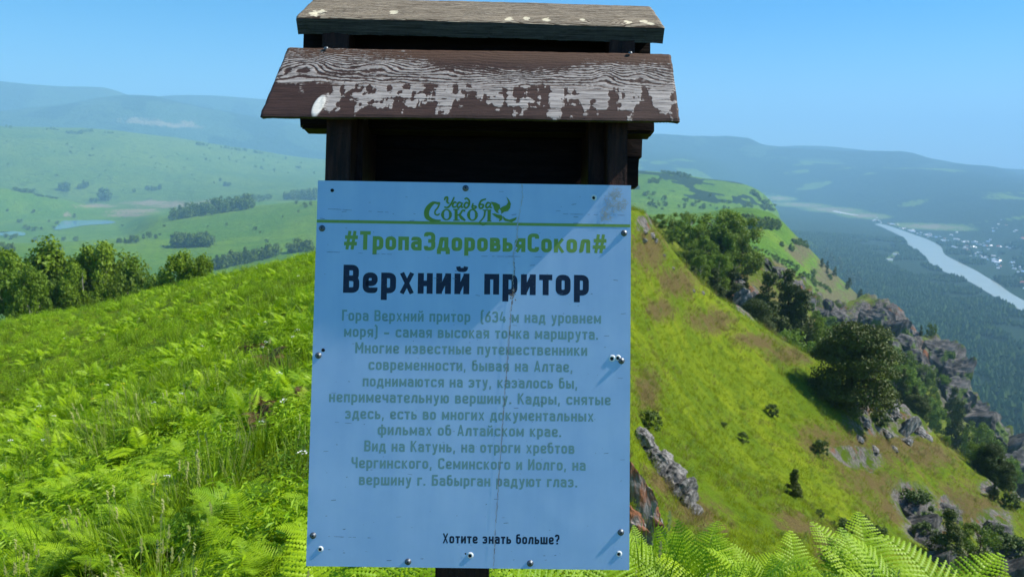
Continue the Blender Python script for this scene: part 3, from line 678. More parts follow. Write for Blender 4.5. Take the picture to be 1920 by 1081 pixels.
def dens(pts, n):
    out = []
    for (a, b) in zip(pts, pts[1:]):
        for k_ in range(n): out.append((a[0] + (b[0] - a[0]) * k_ / n, a[1] + (b[1] - a[1]) * k_ / n))
    return out + [pts[-1]]
dp = [(u + R2.uniform(-1.0, 1.0), v) for u, v in dens(cr_pts, 10)]
ribbon('', dp, np.array([abs(R2.gauss(0, 1)) * (.0018 if v < 480 else .0010 if v < 620 else .0006) + .0002 for u, v in dp]), None, -.0011, bm=bm)
me = bpy.data.meshes.new('crack'); bm.to_mesh(me); bm.free(); crk = link('crack', me, panel, flat_mat('crack_filler', (.52, .54, .56), .7))
bm = bmesh.new()
for k_ in range(3):
    dq = [(u + 1.3 + R2.uniform(-1.1, 1.1), v) for u, v in dens(cr_pts[4 + k_:], 10)]
    ribbon('', dq, np.array([(abs(R2.gauss(0, 1)) - .5 > 0) * R2.uniform(.0001, .0008) for _ in dq]), None, -.0013 - .0001 * k_, bm=bm)
for k_ in range(26):
    u, v = 962 + R2.gauss(0, 2.2), 548 + R2.gauss(0, 7)
    ribbon('', [(u, v), (u + R2.uniform(-2, 2), v + R2.uniform(1, 4))], R2.uniform(.0006, .0018), None, -.0016 - .00003 * k_, bm=bm)
me = bpy.data.meshes.new('crack'); bm.to_mesh(me); bm.free(); link('crack', me, panel, flat_mat('crack_dirt', (.22, .15, .12), .9))
bm = bmesh.new()
hullc = [(1150, 372, 16), (1160, 378, 14), (1155, 362, 10), (1145, 385, 12), (1140, 400, 13), (1165, 385, 9), (1134, 405, 8)]
for k_ in range(230):
    c_ = R2.choice(hullc); a = R2.uniform(0, 6.28); rr = c_[2] * math.sqrt(R2.random())
    u, v = c_[0] + rr * math.cos(a), c_[1] + rr * math.sin(a); pts = [(u, v)]; th = R2.uniform(0, 6.28)
    for q_ in range(3):
        th += R2.uniform(-.9, .9); u += 2.2 * math.cos(th); v += 2.2 * math.sin(th); pts.append((u, v))
    ribbon('', pts, .0007, None, -.0008 - .000006 * k_, bm=bm)
me = bpy.data.meshes.new('glue_residue'); bm.to_mesh(me); bm.free(); link('glue_residue', me, panel, glue_m)
bm = bmesh.new()
for k_ in range(150):
    u, v = R2.uniform(600, 1168), R2.uniform(350, 1050); L_ = R2.choice([1.5, 2, 3, 4, 9]); a = R2.gauss(0, .3) if L_ > 3 else R2.uniform(0, 3.1)
    ribbon('', [(u, v), (u + L_ * math.cos(a), v + L_ * math.sin(a) * .4)], R2.uniform(.0004, .0009), None, -.0017, bm=bm)
for (u0, v0, u1, v1) in ((605, 391, 740, 399), (612, 472, 740, 477), (900, 480, 1060, 482), (1045, 401, 1180, 404), (604, 1004, 700, 1007), (620, 790, 690, 795)):
    for q_ in range(10):
        f_ = R2.random() * .9; L_ = R2.uniform(.03, .09)
        ribbon('', [(u0 + (u1 - u0) * f_, v0 + (v1 - v0) * f_ + R2.uniform(-.4, .4)), (u0 + (u1 - u0) * (f_ + L_), v0 + (v1 - v0) * (f_ + L_))], .0005, None, -.0018, bm=bm)
me = bpy.data.meshes.new('scratches'); bm.to_mesh(me); bm.free(); link('scratches', me, panel, flat_mat('scratch_dirt', (.10, .16, .24), .8))['kind'] = 'stuff'

# lettering --------------------------------------------------------------
X_ = .735; T0 = .20
def rp(pts, r, closed=False):
    """round the corners of a polyline"""
    out = []; n_ = len(pts)
    for i, p in enumerate(pts):
        if not closed and i in (0, n_ - 1): out.append(tuple(p)); continue
        a = np.array(pts[i - 1], float); p = np.array(p, float); b = np.array(pts[(i + 1) % n_], float)
        da, db = a - p, b - p; la, lb = np.linalg.norm(da), np.linalg.norm(db)
        rr = min(r, la * .5, lb * .5); s_ = p + da / la * rr; e = p + db / lb * rr
        for k_ in range(6):
            t_ = k_ / 5; out.append(tuple((1 - t_) ** 2 * s_ + 2 * t_ * (1 - t_) * p + t_ ** 2 * e))
    return out
def glyph(ch, t_):
    """(advance width, strokes); a stroke is (points, closed); one unit is the capital height"""
    h = t_ / 2; X = X_; W = .50; r = .17; S = []
    def P(pts, rr=r, cl=False): S.append((rp(pts, rr, cl), cl))
    def V(x, a, b): S.append(([(x, a), (x, b)], False))
    def Hh(y, a, b): S.append(([(a, y), (b, y)], False))
    def Lq(a, b): S.append(([a, b], 'thin'))
    if ch == ' ': return .27, []
    if ch == 'о': P([(h, X / 2), (h, X - h), (W - h, X - h), (W - h, h), (h, h)], r, True)
    elif ch == 'а': P([(h + .01, X - .2), (h + .01, X - h), (W - h, X - h), (W - h, 0)]); P([(W - h, X * .56), (h, X * .56), (h, h), (W - h, h)], .13)
    elif ch == 'б': P([(W - h - .03, 1.0 - h), (h, 1.0 - h), (h, h), (W - h, h), (W - h, X - h - .03), (h, X - h - .03)], .17)
    elif ch == 'в': V(h, 0, X); P([(h, h * .9), (W - h, h * .9), (W - h, X * .53), (h, X * .53)], .11); P([(h, X * .53), (W - h - .03, X * .53), (W - h - .03, X - h * .9), (h, X - h * .9)], .10)
    elif ch == 'г': W = .40; V(h, 0, X); Hh(X - h, h, W)
    elif ch == 'д': W = .56; Hh(h * .85, 0, W); V(W - h - .05, 0, X); P([(.11, h), (.19, X - h), (W - h - .05, X - h)], .02); V(h * .75, -.17, h); V(W - h * .75, -.17, h)
    elif ch == 'е': P([(W - h, .2), (W - h, h), (h, h), (h, X - h), (W - h, X - h), (W - h, X * .47), (h, X * .47)], r)
    elif ch == 'з': P([(h, .2), (h, h), (W - h - .02, h), (W - h - .02, X * .52), (.17, X * .52)], .15); P([(W * .5, X * .52), (W - h - .03, X * .52), (W - h - .03, X - h), (h, X - h), (h, X - .2)], .14)
    elif ch in 'ий':
        V(h, 0, X); V(W - h, 0, X); Lq((h + .02, .06), (W - h - .02, X - .06))
        if ch == 'й': S.append((rp([(W / 2 - .13, X + .25), (W / 2 - .11, X + .13), (W / 2 + .11, X + .13), (W / 2 + .13, X + .25)], .12), 'thin'))
    elif ch == 'к': V(h, 0, X); Lq((h, X * .38), (W - h * .9, X)); Lq((W * .42, X * .5), (W - h * .7, 0)); W = .49
    elif ch == 'л': W = .52; P([(.0, h), (.10, h), (.18, X - h), (W - h, X - h), (W - h, 0)], .05)
    elif ch == 'м': W = .62; V(h, 0, X); V(W - h, 0, X); Lq((h, X - .04), (W / 2, .14)); Lq((W - h, X - .04), (W / 2, .14))
    elif ch == 'н': V(h, 0, X); V(W - h, 0, X); Hh(X / 2, h, W - h)
    elif ch == 'п': V(h, 0, X); V(W - h, 0, X); Hh(X - h, h, W - h)
    elif ch == 'р': V(h, -.24, X); P([(h, X - h), (W - h, X - h), (W - h, h), (h, h)], r)
    elif ch == 'с': P([(W - h, .22), (W - h, h), (h, h), (h, X - h), (W - h, X - h), (W - h, X - .22)], r)
    elif ch == 'т': W = .44; V(W / 2, 0, X); Hh(X - h, 0, W)
    elif ch == 'у': W = .49; Lq((h * .9, X), (W * .53, .05)); P([(W - h * .9, X), (W * .48, -.10), (W * .36, -.18), (.05, -.17)], .1)
    elif ch == 'ф': W = .72; V(W / 2, -.24, .96); P([(h, X / 2), (h, X - h), (W - h, X - h), (W - h, h), (h, h)], .16, True)
    elif ch == 'х': W = .50; Lq((h * .8, 0), (W - h * .8, X)); Lq((h * .8, X), (W - h * .8, 0))
    elif ch == 'ч': V(W - h, 0, X); P([(h, X), (h, X * .42), (W - h, X * .42)], .15)
    elif ch == 'ш': W = .72; V(h, 0, X); V(W / 2, 0, X); V(W - h, 0, X); Hh(h, h, W - h)
    elif ch == 'ь': W = .47; V(h, 0, X); P([(h, h), (W - h, h), (W - h, X * .56), (h, X * .56)], .13)
    elif ch == 'ы': W = .68; V(h, 0, X); P([(h, h), (.44 - h, h), (.44 - h, X * .56), (h, X * .56)], .13); V(W - h, 0, X)
    elif ch == 'э': P([(h, .2), (h, h), (W - h, h), (W - h, X - h), (h, X - h), (h, X - .2)], r); Hh(X / 2, .18, W - h)
    elif ch == 'ю': W = .70; V(h, 0, X); Hh(X / 2, h, .26); P([(.22 + h, X / 2), (.22 + h, X - h), (W - h, X - h), (W - h, h), (.22 + h, h)], .15, True)
    elif ch == 'я': V(W - h, 0, X); P([(W - h, X - h), (h, X - h), (h, X * .42), (W - h, X * .42)], .14); Lq((W * .52, X * .40), (h * .9, 0))
    elif ch == 'В': W = .54; V(h, 0, 1); P([(h, h), (W - h, h), (W - h, .52), (h, .52)], .15); P([(h, .52), (W - h - .02, .52), (W - h - .02, 1 - h), (h, 1 - h)], .14)
    elif ch == 'Т': W = .50; V(W / 2, 0, 1); Hh(1 - h, 0, W)
    elif ch == 'З': W = .54; P([(h, .25), (h, h), (W - h, h), (W - h, .52), (.2, .52)], .17); P([(W * .5, .52), (W - h - .01, .52), (W - h - .01, 1 - h), (h, 1 - h), (h, .76)], .16)
    elif ch == 'С': W = .54; P([(W - h, .28), (W - h, h), (h, h), (h, 1 - h), (W - h, 1 - h), (W - h, .72)], .19)
    elif ch == 'Г': W = .44; V(h, 0, 1); Hh(1 - h, h, W)
    elif ch == 'М': W = .68; V(h, 0, 1); V(W - h, 0, 1); Lq((h, .95), (W / 2, .30)); Lq((W - h, .95), (W / 2, .30))
    elif ch == 'А': W = .56; Lq((h * .8, 0), (W / 2, 1)); Lq((W - h * .8, 0), (W / 2, 1)); Hh(.26, .14, W - .14)
    elif ch == 'К': W = .54; V(h, 0, 1); Lq((h, .42), (W - h, 1)); Lq((W * .42, .58), (W - h * .7, 0))
    elif ch == 'Ч': W = .52; V(W - h, 0, 1); P([(h, 1), (h, .45), (W - h, .45)], .16)
    elif ch == 'И': W = .54; V(h, 0, 1); V(W - h, 0, 1); Lq((h + .02, .07), (W - h - .02, .93))
    elif ch == 'Б': W = .53; V(h, 0, 1); Hh(1 - h, h, W - .04); P([(h, h), (W - h, h), (W - h, .58), (h, .58)], .16)
    elif ch == 'Х': W = .55; Lq((h * .8, 0), (W - h * .8, 1)); Lq((h * .8, 1), (W - h * .8, 0))
    elif ch == '6': W = .51; P([(W - h - .02, 1.0), (W * .45, 1.0 - .25), (h, .45), (h, h), (W - h, h), (W - h, .60), (h + .05, .60)], .17)
    elif ch == '3': W = .51; P([(h, .25), (h, h), (W - h, h), (W - h, .54), (.2, .54)], .17); P([(W - h, .54), (W - h, .54), (W - h, 1 - h), (h, 1 - h), (h, .78)], .16) if False else P([(.25, .54), (W - h - .01, .54), (W - h - .01, 1 - h), (h, 1 - h), (h, .77)], .16)
    elif ch == '4': W = .54; Lq((W * .45, 1), (h * .8, .28)); Hh(.24, .03, W); V(W - h - .06, 0, .55)
    elif ch == '#': W = .66; Lq((.16, 0), (.28, 1)); Lq((.40, 0), (.52, 1)); Hh(.66, .06, W + .0); Hh(.32, .02, W - .04); S[:] = [s_ for s_ in S]
    elif ch == '(': W = .26; P([(W - .02, 1.1), (h, 1.0), (h, -.05), (W - .02, -.15)], .16)
    elif ch == ')': W = .26; P([(.02, 1.1), (W - h, 1.0), (W - h, -.05), (.02, -.15)], .16)
    elif ch == '–': W = .52; Hh(.36, .04, W - .04)
    elif ch == ',': W = .2; Lq((h + .02, t_), (h - .02, -.16))
    elif ch == '.': W = .2; V(h, 0, t_)
    elif ch == '?': W = .46; P([(h, .74), (h, 1 - h), (W - h, 1 - h), (W - h, .56), (W / 2, .46), (W / 2, .27)], .14); V(W / 2, 0, .17)
    else: raise ValueError(ch)
    return W, S
def stroke_faces(bm, pts, closed, t_, f, y):
    P = [np.array(p, float) for p in pts]; Q = [P[0]]
    for p in P[1:]:
        if np.linalg.norm(p - Q[-1]) > 1e-4: Q.append(p)
    if closed and np.linalg.norm(Q[0] - Q[-1]) < 1e-4: Q.pop()
    P = Q; n_ = len(P); prev = None; first = None
    for i in range(n_):
        if closed: a, b = P[i - 1], P[(i + 1) % n_]
        else: a, b = P[max(i - 1, 0)], P[min(i + 1, n_ - 1)]
        d1 = P[i] - a if (closed or i > 0) else b - P[i]; d2 = b - P[i] if (closed or i < n_ - 1) else P[i] - a
        d1 = d1 / np.linalg.norm(d1); d2 = d2 / np.linalg.norm(d2); n1 = np.array([-d1[1], d1[0]]); n2 = np.array([-d2[1], d2[0]])
        m = n1 + n2; m = m / np.linalg.norm(m); m = m / max(.5, m @ n1) * t_ / 2
        A_, B_ = f(*(P[i] + m)), f(*(P[i] - m))
        va, vb = bm.verts.new((A_[0], y, A_[1])), bm.verts.new((B_[0], y, B_[1]))
        if prev: bm.faces.new((prev[0], va, vb, prev[1]))
        else: first = (va, vb)
        prev = (va, vb)
    if closed: bm.faces.new((prev[0], first[0], first[1], prev[1]))
def text_line(txt, u0, v0, u1, v1, cap, mat, t_=T0, gap=.10, label=None):
    """txt set between two baseline pixels of the photograph, capital height cap (pixels of the photograph)"""
    adv = []; x = 0
    for c_ in txt:
        w_, S = glyph(c_, t_); adv.append((x, S)); x += w_ + gap
    tot = x - gap
    p0, p1 = np.array(kp(u0, v0)), np.array(kp(u1, v1)); dx = (p1 - p0) / tot
    pc = np.array(kp((u0 + u1) / 2, (v0 + v1) / 2 - cap)); hv = (pc - (p0 + p1) / 2); hv[0] *= 0
    hv = np.array([-dx[1], dx[0]]) / np.linalg.norm(dx) * np.linalg.norm(hv)
    bm = bmesh.new()
    for x0, S in adv:
        for k_, (pts, cl) in enumerate(S):
            stroke_faces(bm, pts, cl is True, t_ * (.74 if cl == 'thin' else 1), lambda a, b: p0 + dx * (x0 + a) + hv * b, -.00008 - .000004 * k_)
    bmesh.ops.recalc_face_normals(bm, faces=bm.faces)
    for f_ in bm.faces:
        if f_.normal.y > 0: f_.normal_flip()
    me = bpy.data.meshes.new('lettering'); bm.to_mesh(me); bm.free(); o_ = link('lettering', me, panel, mat)
    if label: o_['label'] = label
    return o_
def print_mat(name, c, fade=.0):
    t = NT(name); o = t.obj(); n_ = t.noise(120, 4, .7, o)
    return t.done(t.pbr(t.mix(t.math('MULTIPLY', t.ramp(n_, .55, .8), fade), c, (.55, .60, .66)), .4, .4))
green_p = print_mat('green_print', (.235, .37, .065), .3); dark_p = print_mat('dark_print', (.004, .012, .04), .15); faded_p = print_mat('faded_print', (.22, .36, .34), .5); logo_p = print_mat('logo_print', (.16, .29, .03), .1)
text_line('#ТропаЗдоровьяСокол#', 644, 467.5, 1137, 474.5, 35, green_p, .195, .10, 'green hashtag line')
text_line('Верхний притор', 643, 548.5, 1104, 554.0, 52.5, dark_p, .200, .115, 'large dark headline')
for (s_, u0, u1, v) in (('Гора Верхний притор  (634 м над уровнем', 641, 1127, 603.6), ('моря) – самая высокая точка маршрута.', 645, 1122, 633.7), ('Многие известные путешественники', 666, 1101, 664),
        ('современности, бывая на Алтае,', 691, 1074, 695), ('поднимаются на эту, казалось бы,', 680, 1083, 726), ('непримечательную вершину. Кадры, снятые', 617, 1145, 756),
        ('здесь, есть во многих документальных', 647, 1113, 787), ('фильмах об Алтайском крае.', 708, 1053, 816.5), ('Вид на Катунь, на отроги хребтов', 683, 1077, 847.5),
        ('Чергинского, Семинского и Иолго, на', 659, 1098, 879), ('вершину г. Бабырган радуют глаз.', 673, 1083, 910.5)):
    hw = (u1 - u0) / 2; text_line(s_, u0, v - hw * .0115, u1, v + hw * .0115, 20.5, faded_p, .165, .12)
text_line('Хотите знать больше?', 830, 1017.3, 1049, 1019.6, 18.5, dark_p, .18, .11)
# green rule and the logo
def poly_face(bm, pts, y):
    vs_ = [bm.verts.new((kp(u, v)[0], y, kp(u, v)[1])) for u, v in pts]; f_ = bm.faces.new(vs_)
    f_.normal_update()
    if f_.normal.y > 0: f_.normal_flip()
    bmesh.ops.triangulate(bm, faces=[f_])
bm = bmesh.new(); poly_face(bm, [(594.2, 411.6), (1181.8, 420.6), (1181.8, 426), (594, 417.2)], -.0003)
me = bpy.data.meshes.new('green_rule'); bm.to_mesh(me); bm.free(); link('green_rule', me, panel, green_p)
def z4(x, y, ox=880, oy=330, s_=1321 / 330): return (ox + x / s_, oy + y / s_)
def z3(x, y): return z4(x, y, 570, 330)
bm = bmesh.new(); yy = [-.0006]
def sw(pts, ws, conv, n=5):
    pp = []; wv_ = []
    L_ = len(pts)
    for i in range(L_ - 1):
        p0, p1, p2, p3 = [np.array(pts[min(max(i + k, 0), L_ - 1)], float) for k in (-1, 0, 1, 2)]
        for j in range(n):
            t_ = j / n; pp.append(tuple(.5 * ((2 * p1) + (-p0 + p2) * t_ + (2 * p0 - 5 * p1 + 4 * p2 - p3) * t_ * t_ + (-p0 + 3 * p1 - 3 * p2 + p3) * t_**3))); wv_.append(ws[i] + (ws[i + 1] - ws[i]) * t_)
    pp.append(pts[-1]); wv_.append(ws[-1])
    ribbon('', [conv(*p) for p in pp], np.array(wv_) / 4.0 / 978 , None, yy[0], bm=bm); yy[0] -= .000008
# С о к о л
sw([(1020, 200), (1005, 205), (985, 200), (965, 205), (935, 235), (920, 270), (925, 305), (950, 325), (985, 335), (1028, 333)], [14, 20, 16, 26, 36, 38, 36, 30, 20, 8], z3)
sw([(1020, 200), (1005, 235), (985, 262), (985, 285), (1005, 292), (1018, 280)], [10, 12, 12, 12, 12, 8], z3)
def oval(cx_, cy_, rx, ry, wa, wb, conv):
    sw([(cx_ + rx * math.cos(a), cy_ + ry * math.sin(a)) for a in np.linspace(0, 2 * math.pi, 13)], [wa + (wb - wa) * abs(math.sin(a)) for a in np.linspace(0, 2 * math.pi, 13)], conv, 3)
oval(1070, 290, 30, 38, 24, 10, z3)
sw([(1142, 248), (1142, 335)], [22, 22], z3); sw([(1120, 252), (1165, 250)], [8, 8], z3); sw([(1120, 332), (1168, 332)], [8, 8], z3)
sw([(1150, 295), (1172, 285), (1190, 258), (1210, 262)], [8, 14, 14, 16], z3); sw([(1165, 288), (1185, 315), (1212, 334)], [14, 24, 10], z3)
oval(1265, 292, 30, 40, 24, 10, z3)
sw([(150, 258), (148, 335)], [24, 24], z4); sw([(100, 256), (165, 256)], [9, 9], z4); sw([(132, 338), (166, 338)], [9, 9], z4)
sw([(118, 258), (112, 300), (92, 330), (78, 345), (88, 362), (110, 366), (128, 352)], [14, 12, 10, 10, 10, 10, 8], z4)
# Усадьба in slanting script
def it(pts, w_=14): sw(pts, [w_ * .7] + [w_] * (len(pts) - 2) + [w_ * .7], z3, 4)
it([(1054, 182), (1062, 162), (1078, 162), (1074, 195), (1092, 206)], 14); it([(1128, 158), (1102, 212), (1078, 236), (1052, 232)], 14)
def blt(x, k, y0=0):
    it = lambda pts: _it([(x + (a - x) * 1.22, b - (234 + y0 - b) * .12) for a, b in pts])
    if k == 'с': it([(x + 24, 206 + y0), (x + 12, 200 + y0), (x, 218 + y0), (x + 6, 234 + y0), (x + 22, 228 + y0)])
    if k == 'а': it([(x + 28, 206 + y0), (x + 12, 200 + y0), (x, 220 + y0), (x + 8, 236 + y0), (x + 24, 220 + y0)]); it([(x + 32, 202 + y0), (x + 25, 230 + y0), (x + 38, 232 + y0)])
    if k == 'д': it([(x + 28, 212 + y0), (x + 12, 203 + y0), (x, 222 + y0), (x + 10, 240 + y0), (x + 28, 222 + y0), (x + 30, 190 + y0), (x + 14, 174 + y0), (x + 2, 182 + y0)])
    if k == 'ь': it([(x + 8, 205 + y0), (x + 2, 234 + y0), (x + 18, 240 + y0), (x + 26, 228 + y0), (x + 6, 224 + y0)])
    if k == 'б': it([(x + 44, 176 + y0), (x + 16, 186 + y0), (x + 2, 215 + y0), (x + 6, 236 + y0), (x + 22, 234 + y0), (x + 26, 214 + y0), (x + 6, 212 + y0)])
_it = it
blt(1116, 'с'); blt(1150, 'а', 2); blt(1203, 'д', 0); blt(1260, 'ь', 2)
_z3 = z3
def zl(x, y): return z4(x - 1240 + 0, y)
z3_old = z3
z3 = zl
blt(1240 + 72, 'б', 4); blt(1240 + 124, 'а', 4)
z3 = z3_old
# the falcon
for poly in ([(160, 192), (200, 200), (228, 215), (232, 240), (214, 262), (222, 280), (205, 276), (188, 255), (180, 225)],
             [(278, 156), (298, 178), (312, 208), (306, 240), (290, 262), (262, 268), (240, 285), (238, 262), (228, 246), (246, 232), (278, 218), (292, 196)],
             [(168, 282), (190, 280), (214, 290), (240, 292), (252, 308), (244, 330), (222, 342), (226, 322), (206, 312), (188, 300)],
             [(252, 300), (272, 318), (300, 328), (330, 318), (356, 308), (350, 328), (318, 348), (300, 344), (270, 338), (256, 326)]):
    poly_face(bm, [z4(*p) for p in poly], yy[0]); yy[0] -= .00001
for f_ in bm.faces:
    f_.normal_update()
    if f_.normal.y > 0: f_.normal_flip()
me = bpy.data.meshes.new('logo'); bm.to_mesh(me); bm.free(); lg = link('logo', me, panel, logo_p); lg['label'] = 'green estate logo with a flying falcon'
# ------------------------------------------------------------------ vegetation helpers
def quads_cloud(cen, nrm, size, asp=1.0, rnd=RNG):
    """leaf quads: centres, normals, sizes"""
    n_ = len(cen); nrm = nrm / (np.linalg.norm(nrm, axis=1, keepdims=True) + 1e-9)
    a = rnd.normal(size=(n_, 3)); t1 = np.cross(nrm, a); t1 /= (np.linalg.norm(t1, axis=1, keepdims=True) + 1e-9); t2 = np.cross(nrm, t1)
    s_ = (size * np.ones(n_))[:, None] * .5
    V = np.stack([cen - t1 * s_ * 1.2, cen - t2 * s_ * asp * .7, cen + t1 * s_ * 1.2, cen + t2 * s_ * asp * .7], 1)
    V[:, 1] += nrm * s_ * .25; V[:, 3] += nrm * s_ * .25
    return V.reshape(-1, 3), np.arange(n_ * 4).reshape(-1, 4)
def tube(p, r, sides=6):
    p = np.array(p, float); V = []; Q = []
    for i, (c_, rr) in enumerate(zip(p, r)):
        d = p[min(i + 1, len(p) - 1)] - p[max(i - 1, 0)]; d = d / (np.linalg.norm(d) + 1e-9)
        u = np.cross(d, [0.3, 1, .2]); u /= np.linalg.norm(u); w_ = np.cross(d, u)
        for k in range(sides): V.append(c_ + rr * (u * math.cos(2 * math.pi * k / sides) + w_ * math.sin(2 * math.pi * k / sides)))
    for i in range(len(p) - 1):
        for k in range(sides):
            Q.append((i * sides + k, i * sides + (k + 1) % sides, (i + 1) * sides + (k + 1) % sides, (i + 1) * sides + k))
    return np.array(V), np.array(Q)
def join(parts):
    V = []; Q = []; n_ = 0
    for v, q in parts: V.append(v); Q.append(q + n_); n_ += len(v)
    return np.concatenate(V), np.concatenate(Q)
bark_birch = flat_mat('birch_bark', (.32, .30, .27), .8); bark_dark = flat_mat('dark_bark', (.05, .035, .025), .9)
L_birch = leaf_mat('birch_leaves', (.09, .175, .009), (.21, .32, .015), .30, (.24, .34, .02), nscale=.35)
L_wood = leaf_mat('grove_leaves', (.075, .14, .010), (.16, .24, .018), .28, (.2, .28, .02), nscale=.35)
L_pine = leaf_mat('pine_needles', (.040, .070, .010), (.10, .13, .016), .15, (.08, .1, .02), nscale=.4)
L_bush = leaf_mat('bush_leaves', (.09, .18, .018), (.17, .27, .03), .35, (.2, .3, .04), nscale=.6)
L_dark = leaf_mat('dark_shrub_leaves', (.035, .075, .010), (.09, .14, .016), .15, (.05, .08, .02), nscale=.6)

def tree_meshes(kind, seed, nleaf, lsize):
    """one tree of unit height: (trunk mesh, crown mesh)"""
    rg = np.random.default_rng(seed); parts = []
    bend = rg.normal(size=2) * .04
    top = {'birch': .93, 'tall': .95, 'pine': .92, 'conifer': .97, 'round': .85, 'bush': .6}[kind]
    n_ = 7; tz = np.linspace(0, top, n_); p = np.stack([bend[0] * np.sin(tz * 3), bend[1] * np.sin(tz * 2.3), tz], 1)
    r0 = {'birch': .016, 'tall': .016, 'pine': .026, 'conifer': .02, 'round': .02, 'bush': .015}[kind]
    parts.append(tube(p, r0 * (1 - tz / top * .9)))
    cl = []
    K_ = {'birch': 46, 'tall': 44, 'pine': 130, 'conifer': 60, 'round': 46, 'bush': 30}[kind]
    for k in range(K_):
        a = rg.random() * 6.283
        if kind == 'birch': z = .16 + .80 * rg.random(); R = .27 * math.sqrt(max(0, 1 - ((z - .52) / .5) ** 2)) * (.75 + .4 * rg.random()); sz = (.085, .085, .10)
        elif kind == 'tall': z = .10 + .86 * rg.random(); R = .17 * (1 - abs(z - .42) ** 1.5 * 1.9) * (.7 + .5 * rg.random()); sz = (.07, .07, .10)
        elif kind == 'pine': z = .05 + .88 * rg.random(); R = .42 * math.sqrt(max(0, 1 - ((z - .36) / .60) ** 2)) * (.7 + .4 * rg.random()); sz = (.15, .15, .075)
        elif kind == 'conifer': z = .06 + .92 * rg.random() ** 1.2; R = .26 * (1 - z) ** .8 * (.7 + .45 * rg.random()); sz = (.085, .085, .06)
        elif kind == 'round': z = .14 + .78 * rg.random(); R = .42 * math.sqrt(max(0, 1 - ((z - .50) / .5) ** 2)) * (.7 + .4 * rg.random()); sz = (.11, .11, .10)
        else: z = .1 + .72 * rg.random(); R = .50 * math.sqrt(max(0, 1 - ((z - .35) / .6) ** 2)) * (.5 + .55 * rg.random()); sz = (.14, .14, .14)
        if k % 4 == 0: R *= .35
        R = max(R, .01)
        tp = np.array([np.interp(z, tz, p[:, 0]), np.interp(z, tz, p[:, 1]), z])
        c_ = tp + np.array([R * math.cos(a), R * math.sin(a), 0])
        cl.append((c_, np.array(sz) * (.7 + .6 * rg.random()), tp))
        if k % 3 == 0 and kind != 'bush':
            zb = max(.05, z - R * (.7 if kind != 'pine' else .25)); b = np.array([np.interp(zb, tz, p[:, 0]), np.interp(zb, tz, p[:, 1]), zb])
            parts.append(tube([b, (b + c_) / 2 + [0, 0, -.01], c_], [r0 * .45, r0 * .3, r0 * .12], 4))
    per = nleaf // K_; C_ = []; N_ = []
    for c_, s_, tp in cl:
        d = rg.normal(size=(per, 3)); d /= np.linalg.norm(d, axis=1, keepdims=True); rad = rg.random((per, 1)) ** .45
        C_.append(c_ + d * rad * s_)
        N_.append(d * .8 + rg.normal(size=(per, 3)) * .55 + np.array([0, 0, .35]))
    C_ = np.concatenate(C_); N_ = np.concatenate(N_)
    cv, cq = quads_cloud(C_, N_, lsize * (.6 + .8 * rg.random(len(C_))), 1.0, rg)
    tv, tq = join(parts)
    return tv, tq, cv, cq
PROTO = {}
def proto(key, kind, seed, nleaf, lsize, lmat, bmat):
    tv, tq, cv, cq = tree_meshes(kind, seed, nleaf, lsize)
    PROTO[key] = (mesh_np('trunk', tv, quads=tq, mats=[bmat], smooth=True), mesh_np('crown', cv, quads=cq, mats=[lmat]))
for i in range(4): proto(('birch', i), 'birch', 10 + i, 9000, .026, L_birch, bark_birch)
for i in range(2): proto(('tall', i), 'tall', 20 + i, 6500, .024, L_birch, bark_birch)
for i in range(3): proto(('round', i), 'round', 30 + i, 6000, .034, L_wood, bark_dark)
for i in range(3): proto(('pine', i), 'pine', 40 + i, 34000, .026, L_pine, bark_dark)
for i in range(3): proto(('conifer', i), 'conifer', 50 + i, 10000, .028, L_pine, bark_dark)
for i in range(3): proto(('bush', i), 'bush', 60 + i, 3000, .055, L_bush, bark_dark)
for i in range(2): proto(('shrub', i), 'bush', 70 + i, 1800, .07, L_dark, bark_dark)
for i in range(4): proto(('far', i), ('round', 'birch', 'round', 'tall')[i], 80 + i, 520, .12, L_wood, bark_dark)
for i in range(2): proto(('farcon', i), 'conifer', 90 + i, 420, .10, L_pine, bark_dark)
for i in range(2): proto(('farbush', i), 'bush', 95 + i, 200, .20, L_wood, bark_dark)
NAMES = dict(birch='birch_tree', tall='birch_tree', round='broadleaf_tree', pine='pine_tree', conifer='pine_tree', bush='bush', shrub='shrub', far='field_tree', farcon='spruce_tree', farbush='field_shrub')
CATS = dict(birch='tree', tall='tree', round='tree', pine='tree', conifer='tree', bush='bush', shrub='shrub', far='tree', farcon='tree', farbush='shrub')
cnt = {}
def put_tree(kind, pos, height, width=1.0, label=None, group=None):
    ks = [k for k in PROTO if k[0] == kind]; i = cnt.get(kind, 0); cnt[kind] = i + 1
    tm, cm = PROTO[ks[i % len(ks)]]
    simple = kind.startswith('far')
    e = empty(NAMES[kind], tuple(pos)); e.scale = (height * width, height * width, height); e.rotation_euler = (0, 0, random.uniform(0, 6.28))
    for nm, m_ in (('trunk', tm), ('crown', cm)):
        o_ = bpy.data.objects.new(nm, m_); C.objects.link(o_); o_.parent = e
    tag(e, label, CATS[kind], group)
    return e
def tree_px(kind, u, vtop, vbase=None, r=None, width=1.0, label=None, group=None, rmin=0):
    """a tree whose foot is seen at pixel (u, vbase), or that stands hidden at range r; its top reaches vtop"""
    if r is not None:
        a, e = azel(u, vtop); x, y = r * math.sin(a), r * math.cos(a); z = ground_z(x, y); top = EYE[2] + e * r
    else:
        h = hit(u, vbase, rmin)
        if h is None: return None
        x, y = h[0], h[1]; r = math.hypot(x, y); z = ground_z(x, y); a, e = azel(u, vtop); top = EYE[2] + e * r
    H_ = max(top - z + .02 * r * 0, .2)
    return put_tree(kind, (x, y, z - .03 * H_), H_ * 1.05, width, label, group)

